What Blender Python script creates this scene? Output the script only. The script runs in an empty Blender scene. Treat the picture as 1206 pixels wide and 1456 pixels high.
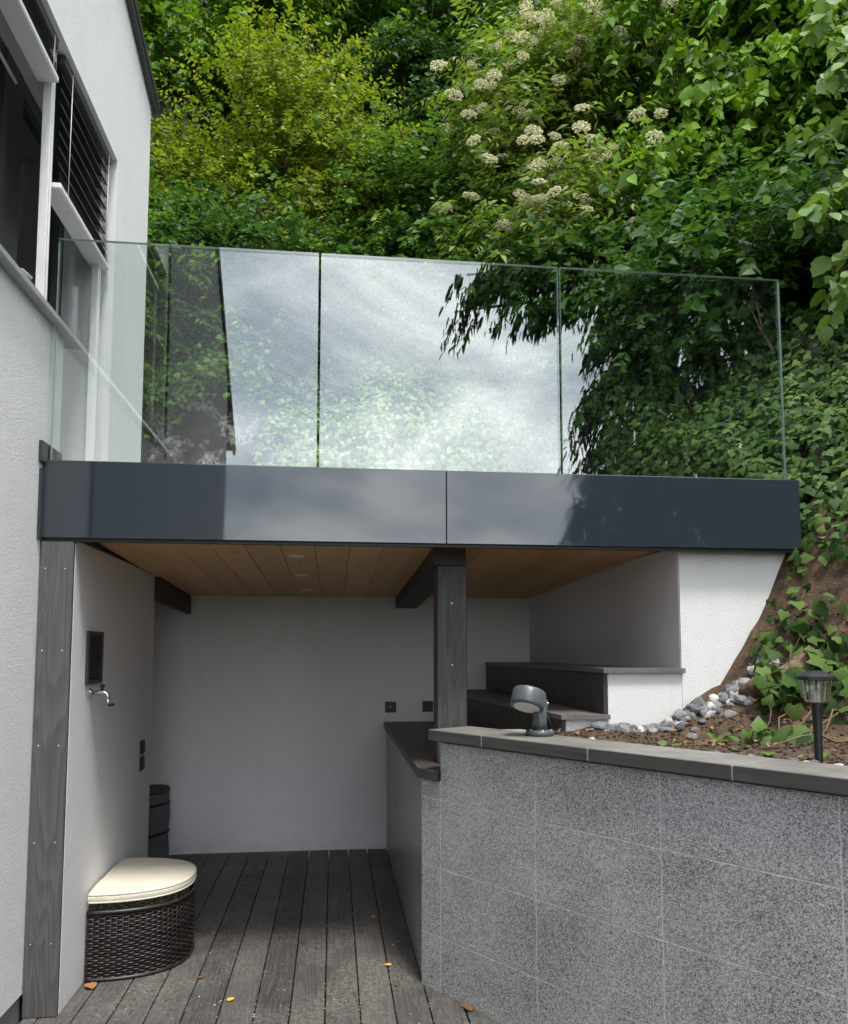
import bpy, bmesh, math, random
import numpy as np
from mathutils import Vector, Matrix, noise as mnoise

random.seed(7)
rng = np.random.default_rng(11)
R = math.radians
sc = bpy.context.scene
COL = sc.collection

# ------------------------------------------------------------------ camera
cd = bpy.data.cameras.new('camera')
cam = bpy.data.objects.new('camera', cd)
COL.objects.link(cam)
cam.location = (0, 0, 1.53)
cam.rotation_euler = (R(90 + 4.694), 0, R(-6.579))
cd.sensor_fit = 'HORIZONTAL'
cd.sensor_width = 36
cd.lens = 36 * 1115 / 1206
cd.shift_y = 109 / 1206
cd.clip_start = 0.05
cd.clip_end = 2000
sc.camera = cam

# ------------------------------------------------------------------ light
SUN = Vector((0.13, -0.36, 0.92)).normalized()
world = bpy.data.worlds.new('World')
sc.world = world
world.use_nodes = True
wt = world.node_tree
wt.nodes.clear()
def wn(t, **k):
    n = wt.nodes.new(t)
    for a, b in k.items():
        setattr(n, a, b)
    return n
wo = wn('ShaderNodeOutputWorld')
wb = wn('ShaderNodeBackground')
sky = wn('ShaderNodeTexSky', sky_type='NISHITA', sun_disc=False)
sky.sun_elevation = math.asin(SUN.z)
sky.sun_rotation = math.atan2(SUN.x, SUN.y)
tc = wn('ShaderNodeTexCoord')
mp = wn('ShaderNodeMapping')
mp.inputs['Scale'].default_value = (1.3, 1.3, 3.0)
wt.links.new(tc.outputs['Generated'], mp.inputs['Vector'])
cn = wn('ShaderNodeTexNoise')
cn.inputs['Scale'].default_value = 2.3
cn.inputs['Detail'].default_value = 7
cn.inputs['Roughness'].default_value = 0.55
cn.inputs['Distortion'].default_value = 0.5
wt.links.new(mp.outputs['Vector'], cn.inputs['Vector'])
cr = wn('ShaderNodeValToRGB')
cr.color_ramp.elements[0].position = 0.36
cr.color_ramp.elements[0].color = (0.45, 0.45, 0.45, 1)
cr.color_ramp.elements[1].position = 0.60
cr.color_ramp.elements[1].color = (1, 1, 1, 1)
wt.links.new(cn.outputs['Fac'], cr.inputs['Fac'])
cc = wn('ShaderNodeValToRGB')           # cloud radiance, shaded to lit parts of the cloud deck
cc.color_ramp.elements[0].position = 0.38
cc.color_ramp.elements[0].color = (14.0, 15.4, 16.6, 1)
cc.color_ramp.elements[1].position = 0.68
cc.color_ramp.elements[1].color = (24, 24.5, 25, 1)
wt.links.new(cn.outputs['Fac'], cc.inputs['Fac'])
wm = wn('ShaderNodeMixRGB')
wt.links.new(cr.outputs['Color'], wm.inputs['Fac'])
wt.links.new(sky.outputs['Color'], wm.inputs['Color1'])
wt.links.new(cc.outputs['Color'], wm.inputs['Color2'])
wt.links.new(wm.outputs['Color'], wb.inputs['Color'])
wb.inputs['Strength'].default_value = 0.112
wt.links.new(wb.outputs['Background'], wo.inputs['Surface'])

sl = bpy.data.lights.new('sun', 'SUN')
sl.energy = 2.7
sl.angle = R(11)
sl.color = (1.0, 0.96, 0.89)
so = bpy.data.objects.new('sun', sl)
COL.objects.link(so)
so.rotation_euler = SUN.to_track_quat('Z', 'Y').to_euler()
so.location = (2, -6, 14)

vs = sc.view_settings
vs.view_transform = 'Standard'
vs.look = 'None'
vs.gamma = 1
vs.exposure = 0.62
try:
    vs.use_curve_mapping = False
except Exception:
    pass
cy = sc.cycles
cy.max_bounces = 8
cy.diffuse_bounces = 4
cy.glossy_bounces = 4
cy.transmission_bounces = 4
cy.transparent_max_bounces = 12
cy.caustics_reflective = False
cy.caustics_refractive = False
cy.sample_clamp_indirect = 6

# ------------------------------------------------------------------ materials
class NT:
    def __init__(s, name):
        s.m = bpy.data.materials.new(name)
        s.m.use_nodes = True
        s.t = s.m.node_tree
        s.t.nodes.clear()
        s.out = s.t.nodes.new('ShaderNodeOutputMaterial')
    def n(s, t, ins=None, **k):
        x = s.t.nodes.new(t)
        for a, b in k.items():
            setattr(x, a, b)
        for a, b in (ins or {}).items():
            s.set(x, a, b)
        return x
    def set(s, x, a, b):
        sock = x.inputs[a]
        if isinstance(b, bpy.types.NodeSocket):
            s.t.links.new(b, sock)
        elif isinstance(b, bpy.types.Node):
            s.t.links.new(b.outputs[0], sock)
        else:
            sock.default_value = b
    def ramp(s, fac, stops):
        x = s.n('ShaderNodeValToRGB')
        e = x.color_ramp.elements
        while len(e) < len(stops):
            e.new(0.5)
        for i, (p, c) in enumerate(stops):
            e[i].position = p
            if not hasattr(c, '__len__'):
                c = (c, c, c)
            e[i].color = (*c[:3], 1)
        s.set(x, 'Fac', fac)
        return x.outputs['Color']
    def math(s, op, a, b=0.0, clamp=False):
        x = s.n('ShaderNodeMath', operation=op, use_clamp=clamp)
        s.set(x, 0, a)
        s.set(x, 1, b)
        return x.outputs[0]
    def mix(s, f, a, b, mode='MIX'):
        x = s.n('ShaderNodeMixRGB', blend_type=mode)
        s.set(x, 'Fac', f)
        s.set(x, 'Color1', a if isinstance(a, (bpy.types.NodeSocket, bpy.types.Node)) else (*a, 1))
        s.set(x, 'Color2', b if isinstance(b, (bpy.types.NodeSocket, bpy.types.Node)) else (*b, 1))
        return x.outputs[0]
    def coord(s, kind='Object', scale=(1, 1, 1), rand=False):
        c = s.n('ShaderNodeTexCoord').outputs[kind]
        mpn = s.n('ShaderNodeMapping')
        s.set(mpn, 'Vector', c)
        mpn.inputs['Scale'].default_value = scale
        if rand:
            oi = s.n('ShaderNodeObjectInfo').outputs['Random']
            v = s.n('ShaderNodeCombineXYZ')
            s.set(v, 0, s.math('MULTIPLY', oi, 37.0))
            s.set(v, 1, s.math('MULTIPLY', oi, 91.0))
            s.set(v, 2, s.math('MULTIPLY', oi, 53.0))
            s.set(mpn, 'Location', v)
        return mpn.outputs[0]
    def noise(s, vec, scale, detail=3, rough=0.55, dist=0.0, out=0):
        x = s.n('ShaderNodeTexNoise')
        s.set(x, 'Vector', vec)
        x.inputs['Scale'].default_value = scale
        x.inputs['Detail'].default_value = detail
        x.inputs['Roughness'].default_value = rough
        x.inputs['Distortion'].default_value = dist
        return x.outputs[out]
    def bump(s, h, strength, dist=0.01, nrm=None):
        x = s.n('ShaderNodeBump')
        s.set(x, 'Height', h)
        x.inputs['Strength'].default_value = strength
        x.inputs['Distance'].default_value = dist
        if nrm is not None:
            s.set(x, 'Normal', nrm)
        return x.outputs[0]
    def pbr(s, col, rough=0.6, nrm=None, **k):
        x = s.n('ShaderNodeBsdfPrincipled')
        if isinstance(col, (tuple, list)):
            col = (*col, 1) if len(col) == 3 else col
        s.set(x, 'Base Color', col)
        s.set(x, 'Roughness', rough)
        if nrm is not None:
            s.set(x, 'Normal', nrm)
        for a, b in k.items():
            s.set(x, a.replace('_', ' '), b)
        s.t.links.new(x.outputs[0], s.out.inputs['Surface'])
        return s.m

def m_stucco(name, col, grain=170, strength=0.55, splash=False):
    s = NT(name)
    v = s.coord()
    big = s.noise(v, 0.9, 3)
    c = s.mix(s.math('MULTIPLY', big, 0.35), col, tuple(x * 0.86 for x in col))
    fine = s.noise(v, grain * 0.6, 2)
    c = s.mix(s.ramp(fine, [(0.35, 0.0), (0.7, 0.22)]), c, tuple(x * 0.72 for x in col))
    patch = s.noise(v, 2.7, 5, 0.7, 0.8)
    c = s.mix(s.ramp(patch, [(0.48, 0.0), (0.75, 0.14)]), c, tuple(x * 0.62 for x in col))
    # faint runs of dirt down the face
    run = s.noise(s.coord(scale=(9, 9, 0.5)), 1.2, 3)
    c = s.mix(s.ramp(run, [(0.55, 0.0), (0.8, 0.10)]), c, (0.36, 0.35, 0.33))
    if splash:      # splashed dirt above the deck
        gp = s.n('ShaderNodeNewGeometry').outputs['Position']
        z_ = s.n('ShaderNodeSeparateXYZ', {'Vector': gp}).outputs[2]
        m_ = s.math('ADD', z_, s.math('MULTIPLY', s.noise(gp, 9, 5, 0.7), 0.35))
        c = s.mix(s.ramp(m_, [(0.15, 0.22), (0.30, 0.0)]), c, (0.22, 0.20, 0.175))
    h = s.noise(v, grain, 3, 0.6)
    h2 = s.noise(v, grain * 0.35, 2)
    hh = s.math('ADD', s.math('ADD', h, s.math('MULTIPLY', h2, 0.6)), s.math('MULTIPLY', s.noise(v, 9, 3), 0.8))
    return s.pbr(c, 0.92, s.bump(hh, strength, 0.006))

def m_wood(name, axis, dark, light, fig=1.0, rough=0.6, dust=None, bumpk=0.25):
    s = NT(name)
    sl_ = [11, 11, 11]
    sl_[axis] = 0.75
    v = s.coord(scale=tuple(sl_), rand=True)
    warp = s.noise(v, 0.55 * fig, 2, 0.5, 0.3)
    rings = s.math('FRACT', s.math('MULTIPLY', warp, 24.0))
    rings = s.ramp(rings, [(0.0, 0.15), (0.12, 0.0), (0.55, 0.55), (0.9, 1.0), (1.0, 0.15)])
    sf = [150, 150, 150]
    sf[axis] = 4
    fib = s.noise(s.coord(scale=tuple(sf), rand=True), 1.0, 4, 0.65)
    oi = s.n('ShaderNodeObjectInfo').outputs['Random']
    f = s.math('ADD', s.math('MULTIPLY', rings, 0.33), s.math('MULTIPLY', fib, 0.9))
    f = s.math('ADD', f, s.math('MULTIPLY', s.math('SUBTRACT', oi, 0.5), 0.35))
    c = s.ramp(f, [(0.12, dark), (1.0, light)])
    if dust:
        vw = s.n('ShaderNodeNewGeometry').outputs['Position']
        d1 = s.noise(vw, 2.1, 4, 0.6, 0.5)
        d2 = s.noise(vw, 38, 4, 0.75, 1.2)
        d = s.math('MULTIPLY', s.ramp(d1, [(0.40, 0.05), (0.66, 1.0)]), s.ramp(d2, [(0.42, 0.0), (0.68, 0.75)]))
        scr = s.n('ShaderNodeTexWave', {'Vector': vw, 'Scale': 4.0, 'Distortion': 26.0, 'Detail': 4.0, 'Detail Scale': 2.5})
        scr = s.ramp(scr.outputs[1], [(0.955, 0.0), (1.0, 0.5)])
        c = s.mix(s.math('MAXIMUM', d, s.math('MULTIPLY', scr, s.ramp(d1, [(0.35, 0.0), (0.6, 1.0)]))), c, dust)
    return s.pbr(c, rough, s.bump(f, bumpk, 0.004))

def m_granite(name, rough=0.32):
    s = NT(name)
    v = s.coord('Object', rand=True)
    vo = s.n('ShaderNodeTexVoronoi', {'Vector': v, 'Scale': 330.0})
    sep = s.n('ShaderNodeSeparateColor', {'Color': vo.outputs['Color']})
    n1 = s.noise(v, 250, 2, 0.6)
    big = s.noise(s.n('ShaderNodeNewGeometry').outputs['Position'], 2.6, 4, 0.6, 0.4)
    f = s.math('ADD', s.math('MULTIPLY', sep.outputs[0], 0.62), s.math('MULTIPLY', n1, 0.48))
    f = s.math('ADD', f, s.math('MULTIPLY', s.math('SUBTRACT', big, 0.5), 0.40))
    f = s.math('ADD', f, s.math('MULTIPLY', s.math('SUBTRACT', s.n('ShaderNodeObjectInfo').outputs['Random'], 0.5), 0.05))
    c = s.ramp(f, [(0.22, 0.06), (0.38, 0.20), (0.54, 0.34), (0.76, 0.56), (0.95, 0.66)])
    return s.pbr(c, s.ramp(n1, [(0.3, rough - 0.1), (0.7, rough + 0.12)]), s.bump(f, 0.08, 0.002), Specular_IOR_Level=0.6)

def m_tile_wood(name, axis, dark, light, dust=0.0):
    s = NT(name)
    a = [60, 60, 60]
    a[axis] = 2.2
    f = s.noise(s.coord(scale=tuple(a), rand=True), 1.0, 4, 0.65)
    g = s.noise(s.coord(rand=True), 5, 4)
    c = s.ramp(s.math('ADD', s.math('MULTIPLY', f, 0.75), s.math('MULTIPLY', g, 0.3)), [(0.3, dark), (0.8, light)])
    if dust:
        vw = s.n('ShaderNodeNewGeometry')
        up = s.n('ShaderNodeSeparateXYZ', {'Vector': vw.outputs['Normal']}).outputs[2]
        d = s.math('MULTIPLY', s.ramp(s.noise(vw.outputs['Position'], 7, 5, 0.7), [(0.3, 0.35), (0.6, 1.0)]), s.ramp(up, [(0.6, 0.0), (0.9, dust)]))
        c = s.mix(d, c, (0.25, 0.235, 0.21))
    return s.pbr(c, 0.48, s.bump(f, 0.12, 0.003))

def m_plain(name, col, rough=0.5, metallic=0.0, var=0.12, scale=30, bump=0.0, **k):
    s = NT(name)
    v = s.coord()
    n = s.noise(v, scale, 4)
    c = s.mix(n, tuple(x * (1 - var) for x in col), tuple(min(1, x * (1 + var)) for x in col))
    r = s.math('ADD', s.math('MULTIPLY', n, 0.12), rough - 0.06)
    return s.pbr(c, r, s.bump(n, bump, 0.003) if bump else None, Metallic=metallic, **k)

def m_leaf(name, cols, trans=0.40, rough=0.5, gloss=0.28, tint=(1.25, 1.25, 0.6)):
    s = NT(name)
    g = s.n('ShaderNodeNewGeometry')
    st = [(i / max(1, len(cols) - 1), c) for i, c in enumerate(cols)]
    c = s.ramp(g.outputs['Random Per Island'], st)
    hs = s.noise(g.outputs['Position'], 1.1, 2)
    c = s.mix(s.ramp(hs, [(0.35, 0.0), (0.7, 0.35)]), c, tuple(x * 0.6 for x in cols[0]))
    p = s.n('ShaderNodeBsdfPrincipled', {'Base Color': c, 'Roughness': rough, 'Specular IOR Level': gloss})
    tcol = s.mix(1.0, c, tint, 'MULTIPLY')
    t = s.n('ShaderNodeBsdfTranslucent', {'Color': tcol})
    m = s.n('ShaderNodeMixShader', {0: trans})
    s.t.links.new(p.outputs[0], m.inputs[1])
    s.t.links.new(t.outputs[0], m.inputs[2])
    s.t.links.new(m.outputs[0], s.out.inputs['Surface'])
    return s.m

def m_glass(name, f0=0.05, tint=(0.95, 0.98, 0.965), rough=0.0):
    # thin architectural glass: Fresnel mirror over a clear sheet
    s = NT(name)
    g = s.n('ShaderNodeNewGeometry')
    dot = s.n('ShaderNodeVectorMath', operation='DOT_PRODUCT')
    s.t.links.new(g.outputs['Incoming'], dot.inputs[0])
    s.t.links.new(g.outputs['Normal'], dot.inputs[1])
    c = s.math('ABSOLUTE', dot.outputs['Value'])
    p5 = s.math('POWER', s.math('SUBTRACT', 1.0, c, True), 5.0)
    fr = s.math('ADD', s.math('MULTIPLY', p5, 1 - f0), f0, True)
    gl = s.n('ShaderNodeBsdfGlossy', {'Roughness': rough, 'Color': (1, 1, 1, 1)})
    tr = s.n('ShaderNodeBsdfTransparent', {'Color': (*tint, 1)})
    m = s.n('ShaderNodeMixShader', {0: fr})
    s.t.links.new(tr.outputs[0], m.inputs[1])
    s.t.links.new(gl.outputs[0], m.inputs[2])
    s.t.links.new(m.outputs[0], s.out.inputs['Surface'])
    return s.m

M = {}
M['stucco'] = m_stucco('white_render', (0.80, 0.80, 0.79), 250, 0.6)
M['stucco_fine'] = m_stucco('fine_white_render', (0.78, 0.78, 0.79), 260, 0.4, True)
M['stucco_shade'] = m_stucco('shade_toned_render', (0.76, 0.76, 0.77), 250, 0.5, True)  # white render toned a little darker, shade of the inner walls in the colour
M['deck'] = m_wood('weathered_deck_wood', 1, (0.020, 0.019, 0.019), (0.105, 0.100, 0.096), 1.0, 0.62, (0.27, 0.245, 0.215), 0.35)
M['post'] = m_wood('grey_stained_timber', 2, (0.026, 0.0255, 0.0255), (0.108, 0.105, 0.102), 1.3, 0.6)
M['beam'] = m_wood('dark_stained_beam', 1, (0.018, 0.016, 0.016), (0.06, 0.055, 0.052), 1.0, 0.6)
M['ceiling'] = m_wood('larch_ceiling_boards', 1, (0.46, 0.24, 0.085), (0.78, 0.47, 0.20), 1.2, 0.5, None, 0.12)
M['granite'] = m_granite('speckled_granite', 0.30)
M['grout'] = m_plain('pale_grout', (0.54, 0.53, 0.51), 0.9)
M['coping'] = m_tile_wood('wood_look_coping', 0, (0.04, 0.039, 0.039), (0.11, 0.106, 0.102), 0.75)
M['worktop'] = m_tile_wood('wood_look_worktop', 1, (0.035, 0.03, 0.028), (0.10, 0.09, 0.084))
M['slab'] = m_tile_wood('wood_look_seat_slab', 1, (0.07, 0.066, 0.062), (0.21, 0.20, 0.19))
M['riser'] = m_tile_wood('dark_riser_board', 2, (0.02, 0.018, 0.016), (0.065, 0.058, 0.052))
M['alu'] = m_plain('white_aluminium', (0.80, 0.80, 0.80), 0.35, 0.0)
M['alu_grey'] = m_plain('grey_aluminium', (0.42, 0.42, 0.43), 0.4, 0.3)
M['slat'] = m_plain('dark_blind_slat', (0.045, 0.045, 0.048), 0.4)
M['black'] = m_plain('black_plastic', (0.008, 0.008, 0.009), 0.5)
M['vent'] = m_plain('dark_grey_metal', (0.03, 0.03, 0.032), 0.45)
M['chrome'] = m_plain('brushed_chrome', (0.62, 0.61, 0.59), 0.22, 1.0)
M['lamp_grey'] = m_plain('anthracite_lamp_paint', (0.075, 0.085, 0.092), 0.34, 0.0, 0.08)
M['lens'] = m_plain('frosted_lens', (0.75, 0.75, 0.73), 0.3)
M['steel'] = m_plain('steel_screw', (0.7, 0.7, 0.68), 0.3, 1.0)
M['flash'] = m_plain('dark_flashing', (0.03, 0.032, 0.035), 0.4)
M['plinth'] = m_plain('grey_plinth', (0.17, 0.17, 0.17), 0.85, 0, 0.2, 20, 0.3)
M['concrete'] = m_plain('concrete', (0.30, 0.29, 0.27), 0.9, 0, 0.2, 12, 0.4)
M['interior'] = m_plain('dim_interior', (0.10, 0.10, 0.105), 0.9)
M['frame'] = m_plain('dark_window_frame', (0.06, 0.062, 0.065), 0.4)
M['glass'] = m_glass('balustrade_glass', 0.13)
M['window_glass'] = m_glass('window_glass', 0.07, (0.75, 0.78, 0.8))
M['jar_glass'] = m_glass('clear_plastic', 0.22, (0.72, 0.73, 0.66), 0.22)
s = NT('polished_glass_edge')
M['glass_edge'] = s.pbr((0.36, 0.50, 0.45), 0.15)
s = NT('dark_joint_edge')
M['glass_joint'] = s.pbr((0.03, 0.07, 0.05), 0.2)
s = NT('anthracite_fascia_panel')
v = s.coord(scale=(1, 1, 1))
w_ = s.noise(v, 1.6, 2)
M['fascia'] = s.pbr((0.026, 0.034, 0.044), s.ramp(s.noise(v, 6, 4), [(0.3, 0.025), (0.7, 0.05)]), s.bump(w_, 0.05, 0.02), IOR=1.72)
s = NT('cream_cushion_cloth')
v = s.coord()
wv = s.noise(v, 420, 2)
c = s.mix(s.noise(v, 4, 3), (0.66, 0.61, 0.49), (0.75, 0.70, 0.585))
M['cushion'] = s.pbr(c, 0.88, s.bump(s.math('ADD', s.math('MULTIPLY', wv, 0.3), s.math('MULTIPLY', s.noise(v, 11, 3, 0.55, 1.2), 1.0)), 0.7, 0.014))
s = NT('dark_brown_wicker')
gi = s.n('ShaderNodeNewGeometry').outputs['Random Per Island']
v = s.coord(scale=(1, 1, 5))
c = s.ramp(s.math('ADD', s.math('MULTIPLY', s.noise(v, 22, 3), 0.8), s.math('MULTIPLY', gi, 0.35)), [(0.3, (0.004, 0.0035, 0.0035)), (0.6, (0.018, 0.015, 0.013)), (0.9, (0.055, 0.042, 0.036))])
M['wicker'] = s.pbr(c, 0.38)
s = NT('wicker_inner_lining')
M['wicker_in'] = s.pbr(s.ramp(s.noise(s.coord(), 60, 3), [(0.3, 0.01), (0.8, (0.06, 0.05, 0.04))]), 0.8)
s = NT('grey_bag_fabric')
v = s.coord()
M['bag'] = s.pbr(s.mix(s.noise(v, 9, 4), (0.085, 0.085, 0.09), (0.16, 0.16, 0.165)), 0.75, s.bump(s.noise(v, 16, 3, 0.5, 1.0), 0.5, 0.01))
s = NT('brown_soil')
v = s.n('ShaderNodeNewGeometry').outputs['Position']
c = s.ramp(s.noise(v, 13, 6, 0.7), [(0.3, (0.034, 0.021, 0.012)), (0.55, (0.105, 0.064, 0.037)), (0.78, (0.21, 0.14, 0.086))])
c = s.mix(s.ramp(s.noise(v, 75, 3, 0.7), [(0.60, 0.0), (0.75, 0.6)]), c, (0.30, 0.22, 0.14))
M['soil'] = s.pbr(c, 0.95, s.bump(s.math('ADD', s.noise(v, 45, 5, 0.75), s.math('MULTIPLY', s.noise(v, 140, 3), 0.5)), 0.9, 0.02))
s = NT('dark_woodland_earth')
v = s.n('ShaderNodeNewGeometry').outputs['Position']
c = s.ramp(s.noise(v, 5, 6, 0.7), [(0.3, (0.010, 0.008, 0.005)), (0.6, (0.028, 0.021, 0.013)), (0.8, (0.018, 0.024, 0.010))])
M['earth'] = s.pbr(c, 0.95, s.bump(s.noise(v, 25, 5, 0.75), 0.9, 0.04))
s = NT('mossy_stone')
v = s.n('ShaderNodeNewGeometry').outputs['Position']
c = s.ramp(s.noise(v, 9, 6, 0.75), [(0.3, (0.012, 0.009, 0.006)), (0.55, (0.05, 0.036, 0.024)), (0.75, (0.10, 0.08, 0.06))])
lich = s.math('MULTIPLY', s.ramp(s.noise(v, 2.4, 3, 0.6), [(0.52, 0.0), (0.60, 1.0)]), s.ramp(s.noise(v, 26, 4, 0.7), [(0.42, 0.0), (0.55, 1.0)]))
c = s.mix(lich, c, (0.50, 0.49, 0.46))
c = s.mix(s.ramp(s.noise(v, 4.1, 4), [(0.56, 0.0), (0.66, 0.8)]), c, (0.035, 0.05, 0.012))
M['rock'] = s.pbr(c, 0.95, s.bump(s.noise(v, 18, 6, 0.75), 1.0, 0.05))
s = NT('grey_and_white_stone')
oi = s.n('ShaderNodeObjectInfo').outputs['Random']
v = s.coord(rand=True)
base = s.ramp(oi, [(0.0, (0.055, 0.058, 0.066)), (0.45, (0.13, 0.135, 0.15)), (0.78, (0.19, 0.19, 0.19)), (0.86, (0.50, 0.48, 0.43)), (1.0, (0.60, 0.58, 0.53))])
c = s.mix(s.ramp(s.noise(v, 16, 5, 0.7, 0.6), [(0.46, 0.0), (0.66, 0.7)]), base, (0.36, 0.36, 0.37))
c = s.mix(s.ramp(s.noise(v, 30, 4), [(0.5, 0.0), (0.75, 0.7)]), c, (0.06, 0.062, 0.068))
M['stone'] = s.pbr(c, 0.8, s.bump(s.noise(v, 50, 4), 0.5, 0.005))
s = NT('bark')
v = s.coord(scale=(1, 1, 0.25))
M['bark'] = s.pbr(s.ramp(s.noise(v, 22, 5, 0.7, 0.8), [(0.3, (0.02, 0.015, 0.011)), (0.7, (0.11, 0.085, 0.06))]), 0.95, s.bump(s.noise(v, 30, 5, 0.7), 0.9, 0.02))
s = NT('pale_dead_wood')
v = s.coord(scale=(3, 14, 14))
M['deadwood'] = s.pbr(s.ramp(s.noise(v, 3, 5, 0.7, 0.6), [(0.3, (0.06, 0.04, 0.025)), (0.55, (0.20, 0.14, 0.085)), (0.75, (0.36, 0.28, 0.18))]), 0.9, s.bump(s.noise(v, 4, 5, 0.7), 1.0, 0.02))
M['stem'] = m_plain('brown_stem', (0.13, 0.09, 0.05), 0.8)
M['green_stem'] = m_plain('green_stem', (0.16, 0.18, 0.06), 0.7)
s = NT('meadow_ground')
v = s.n('ShaderNodeNewGeometry').outputs['Position']
M['ground'] = s.pbr(s.ramp(s.noise(v, 0.6, 6, 0.7), [(0.3, (0.035, 0.045, 0.018)), (0.7, (0.07, 0.085, 0.03))]), 0.95)
M['paving'] = m_plain('terrace_paving', (0.28, 0.28, 0.28), 0.8, 0, 0.15, 8)
# foliage
M['lf_hazel'] = m_leaf('bright_green_leaves', [(0.061, 0.142, 0.016), (0.115, 0.236, 0.024), (0.176, 0.297, 0.038)])
M['lf_yellow'] = m_leaf('yellow_green_leaves', [(0.085, 0.15, 0.014), (0.16, 0.24, 0.020), (0.245, 0.315, 0.030), (0.30, 0.31, 0.04)])
M['lf_dark'] = m_leaf('dark_green_leaves', [(0.024, 0.065, 0.014), (0.047, 0.115, 0.024), (0.074, 0.155, 0.034)])
M['lf_mid'] = m_leaf('mid_green_leaves', [(0.047, 0.115, 0.019), (0.088, 0.182, 0.030), (0.135, 0.236, 0.041)])
M['lf_elder'] = m_leaf('elder_leaves', [(0.085, 0.14, 0.024), (0.16, 0.24, 0.038), (0.24, 0.31, 0.06)])
M['lf_climb'] = m_leaf('fresh_green_leaves', [(0.085, 0.175, 0.016), (0.145, 0.28, 0.026), (0.21, 0.35, 0.045)])
M['lf_ivy'] = m_leaf('ivy_leaves', [(0.020, 0.05, 0.012), (0.04, 0.095, 0.02), (0.08, 0.145, 0.028), (0.12, 0.18, 0.04)], 0.28, 0.6, 0.2)
M['lf_ivy_sunlit'] = m_leaf('sunlit_ivy_leaves', [(0.06, 0.12, 0.03), (0.16, 0.27, 0.07), (0.32, 0.44, 0.17)], 0.3, 0.5, 0.3)  # ivy green brightened, sunlight on the back slope put into the leaf colour
M['lf_big'] = m_leaf('large_fresh_leaves', [(0.09, 0.17, 0.035), (0.14, 0.24, 0.05), (0.20, 0.30, 0.075)], 0.38, 0.42, 0.4)
M['lf_needle'] = m_leaf('dark_conifer_needles', [(0.010, 0.026, 0.008), (0.02, 0.045, 0.014)], 0.15)
M['flower'] = m_leaf('cream_flowers', [(0.70, 0.66, 0.46), (0.86, 0.83, 0.66)], 0.3, 0.8, 0.2, (1.0, 1.0, 0.9))
M['litter_y'] = m_plain('yellow_dead_leaf', (0.62, 0.42, 0.05), 0.7, 0, 0.35, 60)
M['litter_b'] = m_plain('brown_dead_leaf', (0.16, 0.075, 0.03), 0.7, 0, 0.4, 60)
M['litter_p'] = m_plain('pale_debris', (0.45, 0.40, 0.32), 0.8, 0, 0.3, 60)
M['litter_o'] = m_plain('orange_dead_leaf', (0.36, 0.16, 0.045), 0.65, 0, 0.4, 60)

# ------------------------------------------------------------------ helpers
def link(name, me, parent=None, mats=None, loc=None, rot=None):
    o = bpy.data.objects.new(name, me)
    COL.objects.link(o)
    if parent is not None:
        o.parent = parent
    if mats is not None and me is not None:
        if not isinstance(mats, (list, tuple)):
            mats = [mats]
        if len(me.materials) == 0:
            for m in mats:
                me.materials.append(m)
    if loc is not None:
        o.location = loc
    if rot is not None:
        o.rotation_euler = rot
    return o

def empty(name, loc=(0, 0, 0), rz=0.0):
    o = bpy.data.objects.new(name, None)
    o.empty_display_size = 0.1
    COL.objects.link(o)
    o.location = loc
    o.rotation_euler = (0, 0, rz)
    return o

def tag(o, label=None, cat=None, group=None, kind=None):
    if label: o['label'] = label
    if cat: o['category'] = cat
    if group: o['group'] = group
    if kind: o['kind'] = kind
    return o

def np_mesh(name, verts, faces, smooth=False):
    """verts (n,3), faces (m,k) all of the same size"""
    verts = np.asarray(verts, np.float32)
    faces = np.asarray(faces, np.int32)
    me = bpy.data.meshes.new(name)
    me.vertices.add(len(verts))
    me.vertices.foreach_set('co', verts.ravel())
    m, k = faces.shape
    me.loops.add(m * k)
    me.loops.foreach_set('vertex_index', faces.ravel())
    me.polygons.add(m)
    me.polygons.foreach_set('loop_start', np.arange(0, m * k, k, dtype=np.int32))
    me.polygons.foreach_set('loop_total', np.full(m, k, np.int32))
    if smooth:
        me.polygons.foreach_set('use_smooth', np.ones(m, bool))
    me.update(calc_edges=True)
    return me

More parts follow.
